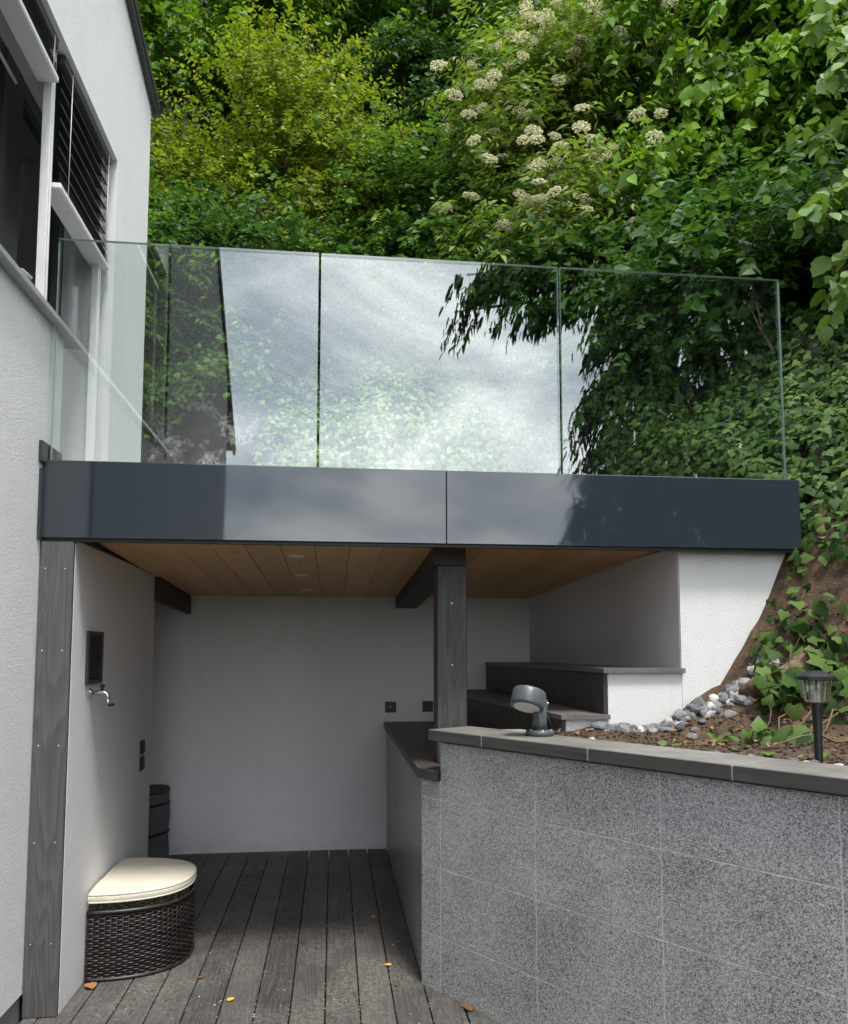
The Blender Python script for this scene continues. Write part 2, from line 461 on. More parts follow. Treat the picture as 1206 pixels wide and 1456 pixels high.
class MB:
    def __init__(s):
        s.v, s.f, s.mi, s.sm = [], [], [], []
    def add(s, vs_, fs_, mi=0, sm=False):
        b = len(s.v)
        s.v += [tuple(p) for p in vs_]
        for f in fs_:
            s.f.append(tuple(i + b for i in f)); s.mi.append(mi); s.sm.append(sm)
        return s
    def box(s, x0, x1, y0, y1, z0, z1, mi=0, ch=0.0):
        if ch <= 0:
            vs_ = [(x0,y0,z0),(x1,y0,z0),(x1,y1,z0),(x0,y1,z0),(x0,y0,z1),(x1,y0,z1),(x1,y1,z1),(x0,y1,z1)]
            return s.add(vs_, [(0,3,2,1),(4,5,6,7),(0,1,5,4),(1,2,6,5),(2,3,7,6),(3,0,4,7)], mi)
        bm = bmesh.new()
        mt = Matrix.Translation(((x0+x1)/2,(y0+y1)/2,(z0+z1)/2)) @ Matrix.Diagonal((x1-x0,y1-y0,z1-z0,1))
        bmesh.ops.create_cube(bm, size=1, matrix=mt)
        bmesh.ops.bevel(bm, geom=bm.edges[:], offset=ch, segments=1, affect='EDGES')
        bm.verts.index_update()
        s.add([v_.co[:] for v_ in bm.verts], [[v_.index for v_ in f.verts] for f in bm.faces], mi)
        bm.free()
        return s
    def prism(s, pts, z0, z1, mi=0):
        n = len(pts)
        zf0 = z0 if callable(z0) else (lambda x, y: z0)
        zf1 = z1 if callable(z1) else (lambda x, y: z1)
        vs_ = [(x, y, zf0(x, y)) for x, y in pts] + [(x, y, zf1(x, y)) for x, y in pts]
        fs_ = [tuple(range(n-1, -1, -1)), tuple(range(n, 2*n))] + [(i, (i+1) % n, n+(i+1) % n, n+i) for i in range(n)]
        return s.add(vs_, fs_, mi)
    def tube(s, pts, rad, sides=8, mi=0, cap=True, sm=True):
        pts = [Vector(p) for p in pts]
        n = len(pts)
        if not hasattr(rad, '__len__'):
            rad = [rad] * n
        vs_, fs_ = [], []
        up = Vector((0.13, 0.27, 1)).normalized()
        prev = None
        for i, p in enumerate(pts):
            d = (pts[min(i+1, n-1)] - pts[max(i-1, 0)]).normalized()
            a = prev - d * prev.dot(d) if prev is not None else (up if abs(d.dot(up)) < 0.92 else Vector((1, 0.1, 0))).cross(d)
            a.normalize()
            prev = a
            b = d.cross(a)
            for k in range(sides):
                t = 2 * math.pi * k / sides
                vs_.append(p + (a * math.cos(t) + b * math.sin(t)) * rad[i])
        for i in range(n - 1):
            for k in range(sides):
                k2 = (k + 1) % sides
                fs_.append((i*sides+k, i*sides+k2, (i+1)*sides+k2, (i+1)*sides+k))
        s.add(vs_, fs_, mi, sm)
        if cap:
            b = len(s.v) - len(vs_)
            s.f.append(tuple(b + k for k in range(sides-1, -1, -1))); s.mi.append(mi); s.sm.append(False)
            s.f.append(tuple(b + (n-1)*sides + k for k in range(sides))); s.mi.append(mi); s.sm.append(False)
        return s
    def lathe(s, prof, sides=32, mi=0, mat=None, sm=True):
        """prof: list of (r, z) from bottom to top; closed by caps where r>0 at the ends"""
        vs_, fs_ = [], []
        for r, z in prof:
            for k in range(sides):
                t = 2 * math.pi * k / sides
                p = Vector((r * math.cos(t), r * math.sin(t), z))
                vs_.append(mat @ p if mat else p)
        n = len(prof)
        for i in range(n - 1):
            for k in range(sides):
                k2 = (k + 1) % sides
                fs_.append((i*sides+k, i*sides+k2, (i+1)*sides+k2, (i+1)*sides+k))
        s.add(vs_, fs_, mi, sm)
        b = len(s.v) - len(vs_)
        s.f.append(tuple(b + k for k in range(sides-1, -1, -1))); s.mi.append(mi); s.sm.append(False)
        s.f.append(tuple(b + (n-1)*sides + k for k in range(sides))); s.mi.append(mi); s.sm.append(False)
        return s
    def mesh(s, name):
        me = bpy.data.meshes.new(name)
        me.from_pydata(s.v, [], s.f)
        me.polygons.foreach_set('material_index', np.array(s.mi, np.int32))
        me.polygons.foreach_set('use_smooth', np.array(s.sm, bool))
        me.update()
        return me
    def build(s, name, mats, parent=None, loc=None, rot=None):
        return link(name, s.mesh(name), parent, mats, loc, rot)

def edge_split_smooth(o, ang=35):
    try:
        o.data.set_sharp_from_angle(angle=R(ang))
    except Exception:
        pass

_cache = {}
def cbox(w, d, h, ch=0.003):
    """chamfered box mesh centred on its base centre, shared between equal pieces"""
    k = (round(w, 4), round(d, 4), round(h, 4), ch)
    if k not in _cache:
        _cache[k] = MB().box(-w/2, w/2, -d/2, d/2, 0, h, 0, ch).mesh('piece')
    return _cache[k]
def piece(name, w, d, h, mat, parent, loc, rot=None, ch=0.003):
    me = cbox(w, d, h, ch)
    key = (me.name, mat.name)
    if key not in _cache:
        m2 = me if len(me.materials) == 0 else me.copy()
        if len(m2.materials): m2.materials.clear()
        m2.materials.append(mat)
        _cache[key] = m2
    return link(name, _cache[key], parent, None, loc, rot)

def fbm(x, y, z=0.0, o=4):
    a, f, t = 1.0, 1.0, 0.0
    for _ in range(o):
        t += a * mnoise.noise((x*f, y*f, z*f)); a *= 0.5; f *= 2.0
    return t

# ------------------------------------------------------------------ terrain
YB = 6.31                      # back wall of the covered seat
YF = 3.59                      # front of the canopy
WA = R(33)
WD = Vector((math.sin(WA), -math.cos(WA), 0))       # along the granite wall
WNn = Vector((math.cos(WA), math.sin(WA), 0))       # into the bank behind it
WP = Vector((0.497, 3.645, 0))
def wall_pt(t, n, z=0.0):
    p = WP + WD * t + WNn * n
    return Vector((p.x, p.y, z))
BANK = [(0.0, 1.150), (0.24, 1.152), (0.75, 1.165), (1.0, 1.235), (1.19, 1.365), (1.30, 1.60), (1.366, 1.735), (1.52, 2.08), (1.9, 2.62), (3.0, 3.6), (5.0, 5.3), (8, 8.6), (14, 14.5), (30, 28)]
BACK = [(6.0, 2.2), (6.95, 2.25), (7.15, 3.55), (7.7, 4.3), (9.0, 6.1), (12.0, 10.2), (18, 18.5), (34, 44)]
def H(x, y):
    n = (x - WP.x) * WNn.x + (y - WP.y) * WNn.y
    b = float(np.interp(n, *zip(*BANK)))
    k = float(np.interp(y, *zip(*BACK)))
    if x < 1.9:
        return k
    w = min(1, max(0, (x - 1.9) / 0.5))
    return max(b, k) * w + k * (1 - w) if y > 6.5 else b
def bumpy(x, y):
    return 0.10 * fbm(x * 0.9, y * 0.9, 1.3) + 0.03 * fbm(x * 5, y * 5, 7.7, 3)

g = MB().add([(-300, -300, -0.12), (300, -300, -0.12), (300, 300, -0.12), (-300, 300, -0.12)], [(0, 1, 2, 3)]).build('ground', M['ground'])
tag(g, 'green meadow ground spreading out around the terrace', 'ground', kind='structure')

xs = np.arange(-12, 16.01, 0.25); ys = np.concatenate([np.arange(6.5, 14, 0.2), np.arange(14, 34, 0.8)])
def grid_mesh(name, xs, ys, zf, keep=None, smooth=True):
    V = [(x, y, zf(x, y)) for y in ys for x in xs]
    nx = len(xs)
    F = [(j*nx+i, j*nx+i+1, (j+1)*nx+i+1, (j+1)*nx+i) for j in range(len(ys)-1) for i in range(nx-1)
         if keep is None or keep(0.5*(xs[i]+xs[i+1]), 0.5*(ys[j]+ys[j+1]))]
    return np_mesh(name, V, F, smooth)
hill = link('hillside', grid_mesh('hillside', xs, ys, lambda x, y: H(x, y) + bumpy(x, y) * min(1, max(0, (y - 6.5) / 0.6))), None, M['earth'])
tag(hill, 'steep wooded earth slope rising behind the terrace', 'hillside', kind='structure')

# bank behind the granite wall, finer, in wall coordinates
def bed_z(t, n):
    p = wall_pt(t, n)
    amp = min(1.0, max(0.0, (n - 0.25) / 0.5))
    return float(np.interp(n, *zip(*BANK))) + amp * (0.035 * fbm(p.x * 3, p.y * 3, 2.0) + 0.012 * fbm(p.x * 17, p.y * 17, 5.0, 3)) + max(0, n - 1.1) * (0.10 * fbm(p.x * 2.1, p.y * 2.1, 9.0) + 0.09 * fbm(p.x * 8, p.y * 8, 4.0) + 0.05 * fbm(p.x * 26, p.y * 26, 6.0, 2)) * (1 if n < 3 else 0.6)
ts = np.arange(-4.2, 6.01, 0.05); ns = np.concatenate([np.arange(0.17, 2.2, 0.035), np.arange(2.2, 7.5, 0.15)])
V, F = [], []
for n in ns:
    for t in ts:
        p = wall_pt(t, n)
        z_ = bed_z(t, n)
        if p.y > 3.75 and p.x < 2.42:
            z_ = 1.6 + (z_ - 1.6) * max(0.0, min(1.0, (p.x - 2.30) / 0.12))
        V.append((p.x, p.y, z_))
nt_ = len(ts)
for j in range(len(ns)-1):
    for i in range(nt_-1):
        q = [j*nt_+i, j*nt_+i+1, (j+1)*nt_+i+1, (j+1)*nt_+i]
        cx = sum(V[k][0] for k in q)/4; cyy = sum(V[k][1] for k in q)/4
        if cyy > 3.72 and cx < 2.2: continue
        if cyy > 3.66 and cx < 1.06: continue
        if cyy > 7.6: continue
        F.append(q)
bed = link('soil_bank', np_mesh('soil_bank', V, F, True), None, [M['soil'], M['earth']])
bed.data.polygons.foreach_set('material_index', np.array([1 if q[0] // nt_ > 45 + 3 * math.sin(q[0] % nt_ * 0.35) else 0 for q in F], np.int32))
tag(bed, 'bare brown soil bank behind the granite wall', 'soil', kind='structure')
def on_bed(x, y):
    d = Vector((x, y, 0)) - WP
    return bed_z(d.dot(WD), d.dot(WNn))

# ------------------------------------------------------------------ deck
deck = MB().box(-1.285, 3.4, -2.5, 6.30, -0.115, -0.045).build('deck', M['black'])
tag(deck, 'dark weathered timber deck', 'deck', kind='structure')
k = 0
x = -0.018 - 0.15 * 9
while x < 3.3:
    x0, x1 = x, x + 0.144
    if x1 > -1.28:
        x0 = max(x0, -1.283)
        yend = 6.305 if x0 < 0.44 else (3.9 if x0 < 0.7 else 3.645 - (x0 - 0.497) / math.tan(WA) + 0.25)
        ystart = -2.4
        L = yend - ystart
        if L > 0.3:
            piece('board', x1 - x0, L, 0.028, M['deck'], deck, ((x0 + x1) / 2, (ystart + yend) / 2, -0.028 + random.uniform(-0.0015, 0.0), ), None, 0.0025)
    x += 0.15

# ------------------------------------------------------------------ house
HX = -1.29
def roof_z(y): return min(5.34 + 0.27 * (5.33 - y), 6.78 + y)
house = empty('house', (-3.6, 2.0, -0.1))
def HP(o):      # keep world coordinates for parts of the house
    o.location = Vector(o.location) - house.location
    return o
ycuts = [-2.0, 0.0, 1.3, 3.80, 4.58, 5.33]
zc = [-0.1, 0.098, 2.38, 3.02, 4.42]
mb = MB()
for i in range(5):
    y0, y1 = ycuts[i], ycuts[i+1]
    for j in range(5):
        z0 = zc[j]
        za, zb = (zc[j+1], zc[j+1]) if j < 4 else (roof_z(y0), roof_z(y1))
        if j == 3 and i in (2, 3): continue
        if j == 2 and i == 3: continue
        if j == 0: continue
        mb.add([(HX, y0, z0), (HX, y1, z0), (HX, y1, zb), (HX, y0, za)], [(0, 1, 2, 3)])
XI = -1.60
def q4(a, b, c_, d): mb.add([a, b, c_, d], [(0, 1, 2, 3)])
q4((HX, 4.58, 2.38), (XI, 4.58, 2.38), (XI, 4.58, 4.42), (HX, 4.58, 4.42))      # far reveal
q4((HX, 1.3, 4.42), (HX, 4.58, 4.42), (XI, 4.58, 4.42), (XI, 1.3, 4.42))        # soffit
q4((HX, 1.3, 3.02), (XI, 1.3, 3.02), (XI, 3.8, 3.02), (HX, 3.8, 3.02))          # under sill
q4((HX, 1.3, 3.02), (HX, 1.3, 4.42), (XI, 1.3, 4.42), (XI, 1.3, 3.02))
q4((HX, 3.8, 2.38), (HX, 3.8, 3.02), (XI, 3.8, 3.02), (XI, 3.8, 2.38))
q4((HX, 3.8, 2.38), (HX, 4.58, 2.38), (XI, 4.58, 2.38), (XI, 3.8, 2.38))
q4((HX, 5.33, 0.098), (-6, 5.33, 0.098), (-6, 5.33, roof_z(5.33)), (HX, 5.33, roof_z(5.33)))   # gable end walls
q4((HX, -2.0, 0.098), (HX, -2.0, roof_z(-2)), (-6, -2.0, roof_z(-2)), (-6, -2.0, 0.098))
mb.add([(-6, -2.0, 0.098), (-6, -2.0, roof_z(-2)), (-6, 0.0, roof_z(0)), (-6, 5.33, roof_z(5.33)), (-6, 5.33, 0.098)], [(0, 1, 2, 3, 4)])
HP(mb.build('wall', M['stucco'], house))
HP(MB().box(-5.99, HX - 0.012, -1.99, 3.62, -0.1, 0.10).build('plinth', M['plinth'], house))
mb = MB()
for ya, yb in ((-2.70, -0.002), (0.002, 5.40)):
    za, zb_ = roof_z(ya), roof_z(yb)
    pts = [(HX+0.042, ya, za), (HX+0.042, yb, zb_), (-6.1, yb, zb_), (-6.1, ya, za)]
    mb.add(pts + [(a, b, c_ + 0.05) for a, b, c_ in pts], [(0,3,2,1),(4,5,6,7),(0,1,5,4),(1,2,6,5),(2,3,7,6),(3,0,4,7)])
rf = HP(mb.build('roof', M['flash'], house))
mb = MB()
for ya, yb in ((-2.70, -0.002), (0.002, 5.36)):
    za, zb_ = roof_z(ya) - 0.004, roof_z(yb) - 0.004
    pts = [(HX+0.035, ya, za), (HX+0.035, yb, zb_), (HX+0.005, yb, zb_), (HX+0.005, ya, za)]
    mb.add([(a, b, c_ - 0.05) for a, b, c_ in pts] + pts, [(0,3,2,1),(4,5,6,7),(0,1,5,4),(1,2,6,5),(2,3,7,6),(3,0,4,7)])
HP(mb.build('verge_trim', M['flash'], house))
prof_ = [(-1.99, 0.12), (2.9, 0.12), (2.9, 2.98), (1.25, 2.98), (1.25, roof_z(1.25) - 0.06), (0.0, roof_z(0) - 0.06), (-1.99, roof_z(-1.99) - 0.06)]  # unseen dark facing, added to darken the house mirrored in glass and fascia
HP(MB().add([(HX+0.02, a, b) for a, b in prof_] + [(HX+0.001, a, b) for a, b in prof_], [(0,1,2,3,4,5,6), (13,12,11,10,9,8,7)] + [(k, 7+k, 7+(k+1)%7, (k+1)%7) for k in range(7)]).build('added_dark_facing', M['black'], house))
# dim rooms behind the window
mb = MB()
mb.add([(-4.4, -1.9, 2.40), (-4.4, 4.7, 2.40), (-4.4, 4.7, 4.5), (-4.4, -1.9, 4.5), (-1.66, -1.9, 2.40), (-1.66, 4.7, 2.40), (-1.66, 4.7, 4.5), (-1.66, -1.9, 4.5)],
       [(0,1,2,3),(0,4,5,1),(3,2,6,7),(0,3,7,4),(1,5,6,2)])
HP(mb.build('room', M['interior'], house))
sl_o = HP(MB().box(XI+0.02, HX+0.045, 1.3, 3.93, 3.022, 3.052, 0, 0.004).build('sill', M['alu_grey'], house))
wm_ = MB()
ym_ = [1.30, 2.50, 3.72]
for k, y_ in enumerate(ym_):
    wm_.box(-1.665, -1.575, y_, y_ + (0.08 if k < 2 else 0.14), 3.055, 4.415)
    if k < 2:
        wm_.box(-1.662, -1.578, y_ + 0.08, ym_[k+1], 3.055, 3.13).box(-1.662, -1.578, y_ + 0.08, ym_[k+1], 4.335, 4.415)
win = HP(wm_.build('window', M['frame'], house))
for k in range(2):
    MB().box(-1.635, -1.611, ym_[k] + 0.08, ym_[k+1], 3.13, 4.335).build('pane', M['window_glass'], win)
door = HP(MB().box(-1.665, -1.575, 3.862, 3.94, 2.385, 4.415).box(-1.665, -1.575, 4.50, 4.578, 2.385, 4.415).box(-1.662, -1.578, 3.94, 4.50, 2.385, 2.47).box(-1.662, -1.578, 3.94, 4.50, 4.335, 4.415)
          .build('terrace_door', M['frame'], house))
MB().box(-1.635, -1.611, 3.94, 4.50, 2.47, 4.335).build('pane', M['window_glass'], door)
MB().tube([(-1.575, 3.90, 3.40), (-1.53, 3.90, 3.40), (-1.52, 3.98, 3.40)], 0.009, 8).build('door_handle', M['alu'], door)
def rail(y, z0, z1):
    mb = MB().box(-1.385, -1.345, y-0.022, y-0.006, z0, z1, 0, 0.002).box(-1.385, -1.345, y+0.006, y+0.022, z0, z1, 0, 0.002).box(-1.383, -1.373, y-0.006, y+0.006, z0, z1)
    return HP(mb.build('guide_rail', M['alu'], house))
rail(3.70, 3.053, 4.40); rail(4.50, 2.385, 4.40); rail(1.40, 3.053, 4.40)
slat_me = None
def blind(y0, y1, zbot, pitch, lab, tilt):
    b = HP(MB().box(-1.41, -1.31, y0, y1, zbot, zbot + 0.032, 0, 0.006).build('blind', M['alu'], house))
    b['label'] = lab
    b.name = 'blind'
    L = y1 - y0
    key = 'slat%.2f' % L
    if key not in _cache:
        m = MB()
        pr = [(-0.040, 0.000), (-0.034, 0.004), (-0.012, 0.010), (0.012, 0.010), (0.034, 0.004), (0.040, -0.004)]
        vs_ = [(a, -L/2, c_) for a, c_ in pr] + [(a, L/2, c_) for a, c_ in pr] + [(a, -L/2, c_ - 0.0015) for a, c_ in pr] + [(a, L/2, c_ - 0.0015) for a, c_ in pr]
        fs_ = []
        for i in range(5):
            fs_ += [(i, i+1, 7+i, 6+i), (12+i, 18+i, 19+i, 13+i)]
        fs_ += [(0, 6, 18, 12), (5, 17, 23, 11)]
        _cache[key] = m.add(vs_, fs_).mesh('slat'); _cache[key].materials.append(M['slat'])
    ym = (y0 + y1) / 2
    off = Vector(b.location)
    z = zbot + 0.038
    for i in range(9):
        link('slat', _cache[key], b, None, (-1.36, ym, z), (0, R(3 * ((i % 2) * 2 - 1)), 0)); z += 0.0065
    z += 0.05
    while z < 4.34:
        link('slat', _cache[key], b, None, (-1.36, ym, z), (0, R(tilt), 0)); z += pitch
    for yc in (y0 + 0.12, y1 - 0.06):
        MB().tube([(-1.316, yc, zbot + 0.03), (-1.314, yc, 4.40)], 0.0022, 5).build('cord', M['alu'], b)
    MB().box(-1.405, -1.315, y0 + 0.01, y1 - 0.01, 4.37, 4.415).build('head_rail', M['frame'], b)
    return b
blind(3.74, 4.555, 3.735, 0.074, 'dark venetian blind lowered halfway', 24)
blind(1.45, 3.665, 4.205, 0.074, 'dark venetian blind drawn up under the lintel', 24)
MB()
HP(MB().tube([(-1.50, 3.66, 4.19), (-1.50, 2.3, 4.19)], 0.008, 8).tube([(-1.50, 3.40, 4.23), (-1.50, 3.40, 4.12)], 0.006, 6).build('window_stay', M['alu'], house))
tag(house, 'white rendered house with a wide window, venetian blinds and sloping dark roof edge', 'house')

# ------------------------------------------------------------------ canopy and its walls
w = MB().box(HX + 0.003, -1.144, 3.622, 5.20, 0.0, 2.03).build('side_wall', M['stucco_fine'])
tag(w, 'smooth white side wall carrying the black vent grille and the tap', 'wall')
w = MB().box(-2.10, 1.62, YB, YB + 0.2, 0.0, 2.06).build('back_wall', M['stucco_shade'])
tag(w, 'plain shaded back wall of the covered seat with two black sockets', 'wall')
w = MB().box(-2.10, -2.0, 5.20, YB - 0.003, 0.0, 2.06).build('recess_wall', M['stucco_fine'])
tag(w, 'hidden end wall of the niche behind the grey garden bag', 'wall')
w = MB().prism([(1.692, 3.68), (2.40, 3.68), (2.40, 6.5), (1.62, 6.5), (1.60, 6.31)], 0.9, 2.055).build('right_wall', M['stucco'])
MB().prism([(1.6925, 3.690), (1.6005, 6.306), (1.5985, 6.306), (1.6895, 3.690)][::-1], 1.30, 2.054).build('inner_shade_skin', M['stucco_shade'], w)  # thin skin over the same white wall, its shade put into the colour
tag(w, 'white rendered end wall cut off by the sloping soil bank', 'wall')

canopy = empty('terrace_canopy', (0.5, 5.0, 2.0))
def CP(o):
    o.location = Vector(o.location) - canopy.location
    return o
CP(MB().box(-1.283, 2.278, 3.63, 6.95, 2.115, 2.345).box(-2.1, -1.284, 5.34, 6.95, 2.118, 2.342).build('roof_slab', M['concrete'], canopy))
CP(MB().box(-1.285, 2.28, 3.64, 6.96, 2.347, 2.374).build('terrace_floor', M['paving'], canopy))
for a, b in ((-1.283, 0.5185), (0.5215, 2.285)):
    m = MB().box(a, b, YF, YF + 0.012, 2.038, 2.384, 0, 0.002).box(a, b, YF + 0.0125, YF + 0.05, 2.0385, 2.05, 0, 0.001)
    CP(m.build('fascia_panel', M['fascia'], canopy))
CP(MB().box(-1.28, 2.282, YF + 0.016, YF + 0.046, 2.024, 2.0375).build('drip_edge', M['black'], canopy))
CP(MB().box(-1.283, 2.283, YF + 0.015, YF + 0.09, 2.376, 2.388).build('top_trim', M['flash'], canopy))
CP(MB().box(2.270, 2.2845, YF + 0.06, 6.9, 2.04, 2.384).build('side_fascia', M['fascia'], canopy))
CP(MB().box(HX + 0.002, HX + 0.016, YF - 0.05, 3.79, 2.37, 2.46).box(HX + 0.002, HX + 0.012, YF - 0.035, YF - 0.003, 2.03, 2.34).build('wall_flashing', M['flash'], canopy))
SL = (2.075 - 1.98) / (YB - 3.62)
nb = 0
x = -1.142
while x < 1.68:
    wdt = min(0.172, 1.69 - x)
    o = piece('ceiling_plank', wdt, 2.70, 0.02, M['ceiling'], canopy, (0, 0, 0), (-math.atan(SL), 0, 0), 0.002)
    o.location = Vector((x + wdt / 2, (3.63 + 6.30) / 2, (2.075 + 1.98) / 2)) - canopy.location
    x += 0.1745
for yy in (4.251, 5.012, 5.835):
    zz = 2.075 - SL * (yy - 3.62)
    mt = Matrix.Translation((-0.2, yy, zz)) @ Matrix.Rotation(-math.atan(SL), 4, 'X')
    d = CP(MB().lathe([(0.030, -0.006), (0.043, -0.006), (0.045, -0.001), (0.045, 0.0)], 28, 0, mt).build('downlight', M['alu'], canopy))
    MB().lathe([(0.028, -0.0085), (0.029, -0.0065)], 24, 0, mt).build('lens', M['lens'], d)
tag(canopy, 'flat canopy with glossy anthracite fascia and larch plank ceiling carrying the terrace', 'canopy')

bal = empty('glass_balustrade', (0.48, YF + 0.045, 2.375))
for a, b in ((-1.269, -0.086), (-0.074, 1.083), (1.095, 2.241)):
    m = MB()
    y0, y1, z0, z1 = YF + 0.036, YF + 0.054, 2.36, 3.43
    vs_ = [(a,y0,z0),(b,y0,z0),(b,y1,z0),(a,y1,z0),(a,y0,z1),(b,y0,z1),(b,y1,z1),(a,y1,z1)]
    m.add(vs_, [(0,1,5,4),(2,3,7,6)], 0).add(vs_, [(4,5,6,7),(0,3,2,1)], 1).add(vs_, [(1,2,6,5),(3,0,4,7)], 1 if a < -1 and False else 1)
    o = m.build('glass_pane', [M['glass'], M['glass_edge']], bal)
    o.location = -bal.location
tag(bal, 'frameless clear glass balustrade of three panes on the anthracite fascia', 'balustrade')

# timber posts and beams
p = MB().box(HX + 0.004, -1.145, 3.597, 3.6205, 0.0, 2.022, 0, 0.003).build('timber_cover_board', M['post'])
for z in (0.30, 0.72, 1.13, 1.54, 1.90):
    for dx in (0.028, 0.112):
        MB().lathe([(0.0038, 0), (0.0038, 0.0012), (0.0025, 0.002)], 10, 0, Matrix.Translation((HX + dx, 3.597, z)) @ Matrix.Rotation(R(90), 4, 'X')).build('screw', M['steel'], p)
tag(p, 'tall grey stained timber board against the white house wall', 'post')
p = MB().box(0.517, 0.667, 3.90, 4.05, 0.988, 1.972, 0, 0.004).build('support_post', M['post'])
for z in (1.10, 1.47, 1.78):
    MB().lathe([(0.004, 0), (0.004, 0.0012), (0.0025, 0.002)], 10, 0, Matrix.Translation((0.592, 3.90, z)) @ Matrix.Rotation(R(90), 4, 'X')).build('screw', M['steel'], p)
tag(p, 'square grey stained timber post standing on the counter', 'post')
def zc_(y): return 2.075 - SL * (y - 3.62)
def beam(x0, x1, y0, y1, drop0, drop1, label):
    ya, yb = y0, y1
    pts = [(x0, ya), (x1, ya), (x1, yb), (x0, yb)]
    o = MB().prism(pts, lambda x, y: zc_(y) - (drop0 + (drop1 - drop0) * (y - ya) / (yb - ya)), lambda x, y: zc_(y) - 0.002).build('ceiling_beam', M['beam'])
    tag(o, label, 'beam')
beam(0.498, 0.66, 3.885, YB - 0.002, 0.092, 0.090, 'dark beam running back under the plank ceiling from the square post')
beam(-1.143, -1.112, 5.18, YB - 0.002, 0.16, 0.145, 'short dark beam over the niche with the grey garden bag')

# stepped bench
bench = empty('stepped_bench', (1.3, 5.0, 0.9))
def BP(o):
    o.location = Vector(o.location) - bench.location
    return o
BP(MB().prism([(1.106, 3.68), (1.315, 3.68), (1.25, 6.305), (0.915, 6.305)], 0.9, 1.213).prism([(1.317, 3.68), (1.690, 3.6795), (1.60, 6.305), (1.253, 6.305)], 0.9, 1.432).build('base', M['stucco'], bench))
# seat slabs, laid in lengths
def slabs(l0, l1, r0, r1, z, n):
    for i in range(n):
        f0, f1 = i / n + (0.0008 if i else 0), (i + 1) / n - 0.0008
        def lp(a, b, f): return (a[0] + (b[0]-a[0])*f, a[1] + (b[1]-a[1])*f)
        BP(MB().prism([lp(l0, l1, f0), lp(r0, r1, f0), lp(r0, r1, f1), lp(l0, l1, f1)], z - 0.022, z).build('seat_slab', M['slab'], bench))
slabs((1.078, 3.655), (0.888, 6.303), (1.318, 3.655), (1.253, 6.303), 1.2365, 4)
slabs((1.290, 3.655), (1.225, 6.303), (1.700, 3.655), (1.602, 6.303), 1.456, 4)
def riser(a, b, z0, z1, n):
    a, b = Vector((*a, 0)), Vector((*b, 0))
    L = (b - a).length
    ang = math.atan2(b.y - a.y, b.x - a.x)
    for i in range(n):
        c_ = a + (b - a) * ((i + 0.5) / n)
        o = piece('riser_board', L / n - 0.002, 0.018, z1 - z0, M['riser'], bench, (0, 0, 0), (0, 0, ang), 0.0015)
        o.location = Vector((c_.x, c_.y, z0)) - bench.location
riser((1.094, 3.682), (0.905, 6.29), 0.99, 1.212, 20)
riser((1.304, 3.682), (1.241, 6.29), 1.238, 1.432, 20)
tag(bench, 'two tier built-in bench with grey slabs, dark riser boards and white base', 'bench')

# granite counter
counter = empty('granite_counter', (0.7, 5.0, 0))
def KP(o):
    o.location = Vector(o.location) - counter.location
    return o
KP(MB().box(0.4292, 0.93, 3.80, YB - 0.004, 0.0, 0.935).build('core', M['grout'], counter))
rows = [(0.0, 0.243), (0.243, 0.548), (0.548, 0.855), (0.855, 0.936)]
def tile_run(parent, origin, ang, runs, rows, off):
    d = Vector((math.cos(ang), math.sin(ang), 0))
    for (t0, t1) in runs:
        for (z0, z1) in rows:
            wd, hh = t1 - t0 - 0.004, z1 - z0 - 0.004
            c_ = origin + d * ((t0 + t1) / 2)
            o = piece('tile', wd, 0.012, hh, M['granite'], parent, (0, 0, 0), (random.uniform(-.0008, .0008), 0, ang), 0.001)
            o.location = Vector((c_.x, c_.y, z0 + 0.002)) - Vector(off)
tile_run(counter, Vector((0.434, 3.80, 0)), R(90), [(0, 0.33), (0.33, 0.93), (0.93, 1.53), (1.53, 2.13), (2.13, 2.505)], rows, counter.location)
e0, e1 = wall_pt(-0.158, -0.022), wall_pt(-0.001, -0.022)
near = [(0.405, e0.y + 0.012), (e1.x, e1.y)]
cuts = [4.45, 5.05, 5.65, 6.303]
KP(MB().prism([near[0], near[1], (0.62, 3.895), (0.93, 3.895), (0.93, cuts[0] - 0.0012), (0.405, cuts[0] - 0.0012)], 0.939, 0.985).build('worktop_slab', M['worktop'], counter))
for a, b in zip(cuts[:-1], cuts[1:]):
    KP(MB().prism([(0.405, a + 0.0012), (0.93, a + 0.0012), (0.93, b - 0.0012), (0.405, b - 0.0012)], 0.939, 0.985).build('worktop_slab', M['worktop'], counter))
tag(counter, 'low granite tiled counter with dark worktop against the back wall', 'counter')

# granite garden wall
gw = empty('granite_wall', (WP.x, WP.y, 0))
def GP(o):
    o.location = Vector(o.location) - gw.location
    return o
TE = 4.2
a = [wall_pt(0.0, 0.0012), wall_pt(TE, 0.0012), wall_pt(TE, 0.215), wall_pt(0.0, 0.215)]
m = MB().prism([(q.x, q.y) for q in a], -0.03, 1.116)
a = [wall_pt(-0.138, 0.0012), wall_pt(-0.001, 0.0012), wall_pt(-0.001, 0.13), wall_pt(-0.138, 0.13)]
m.prism([(q.x, q.y) for q in a], -0.03, 0.935)
GP(m.build('core', M['grout'], gw))
ang = math.atan2(WD.y, WD.x)
rowsW = [(-0.02, 0.243), (0.243, 0.548), (0.548, 0.855), (0.855, 1.117)]
runs = [(0.0, 0.585), (0.585, 1.168), (1.168, 1.768), (1.768, 2.368), (2.368, 2.968), (2.968, 3.568), (3.568, 4.168)]
tile_run(gw, wall_pt(0, 0.006), ang, runs, rowsW, gw.location)
tile_run(gw, wall_pt(0, 0.006), ang, [(-0.138, 0.0)], rowsW[:3] + [(0.855, 0.936)], gw.location)
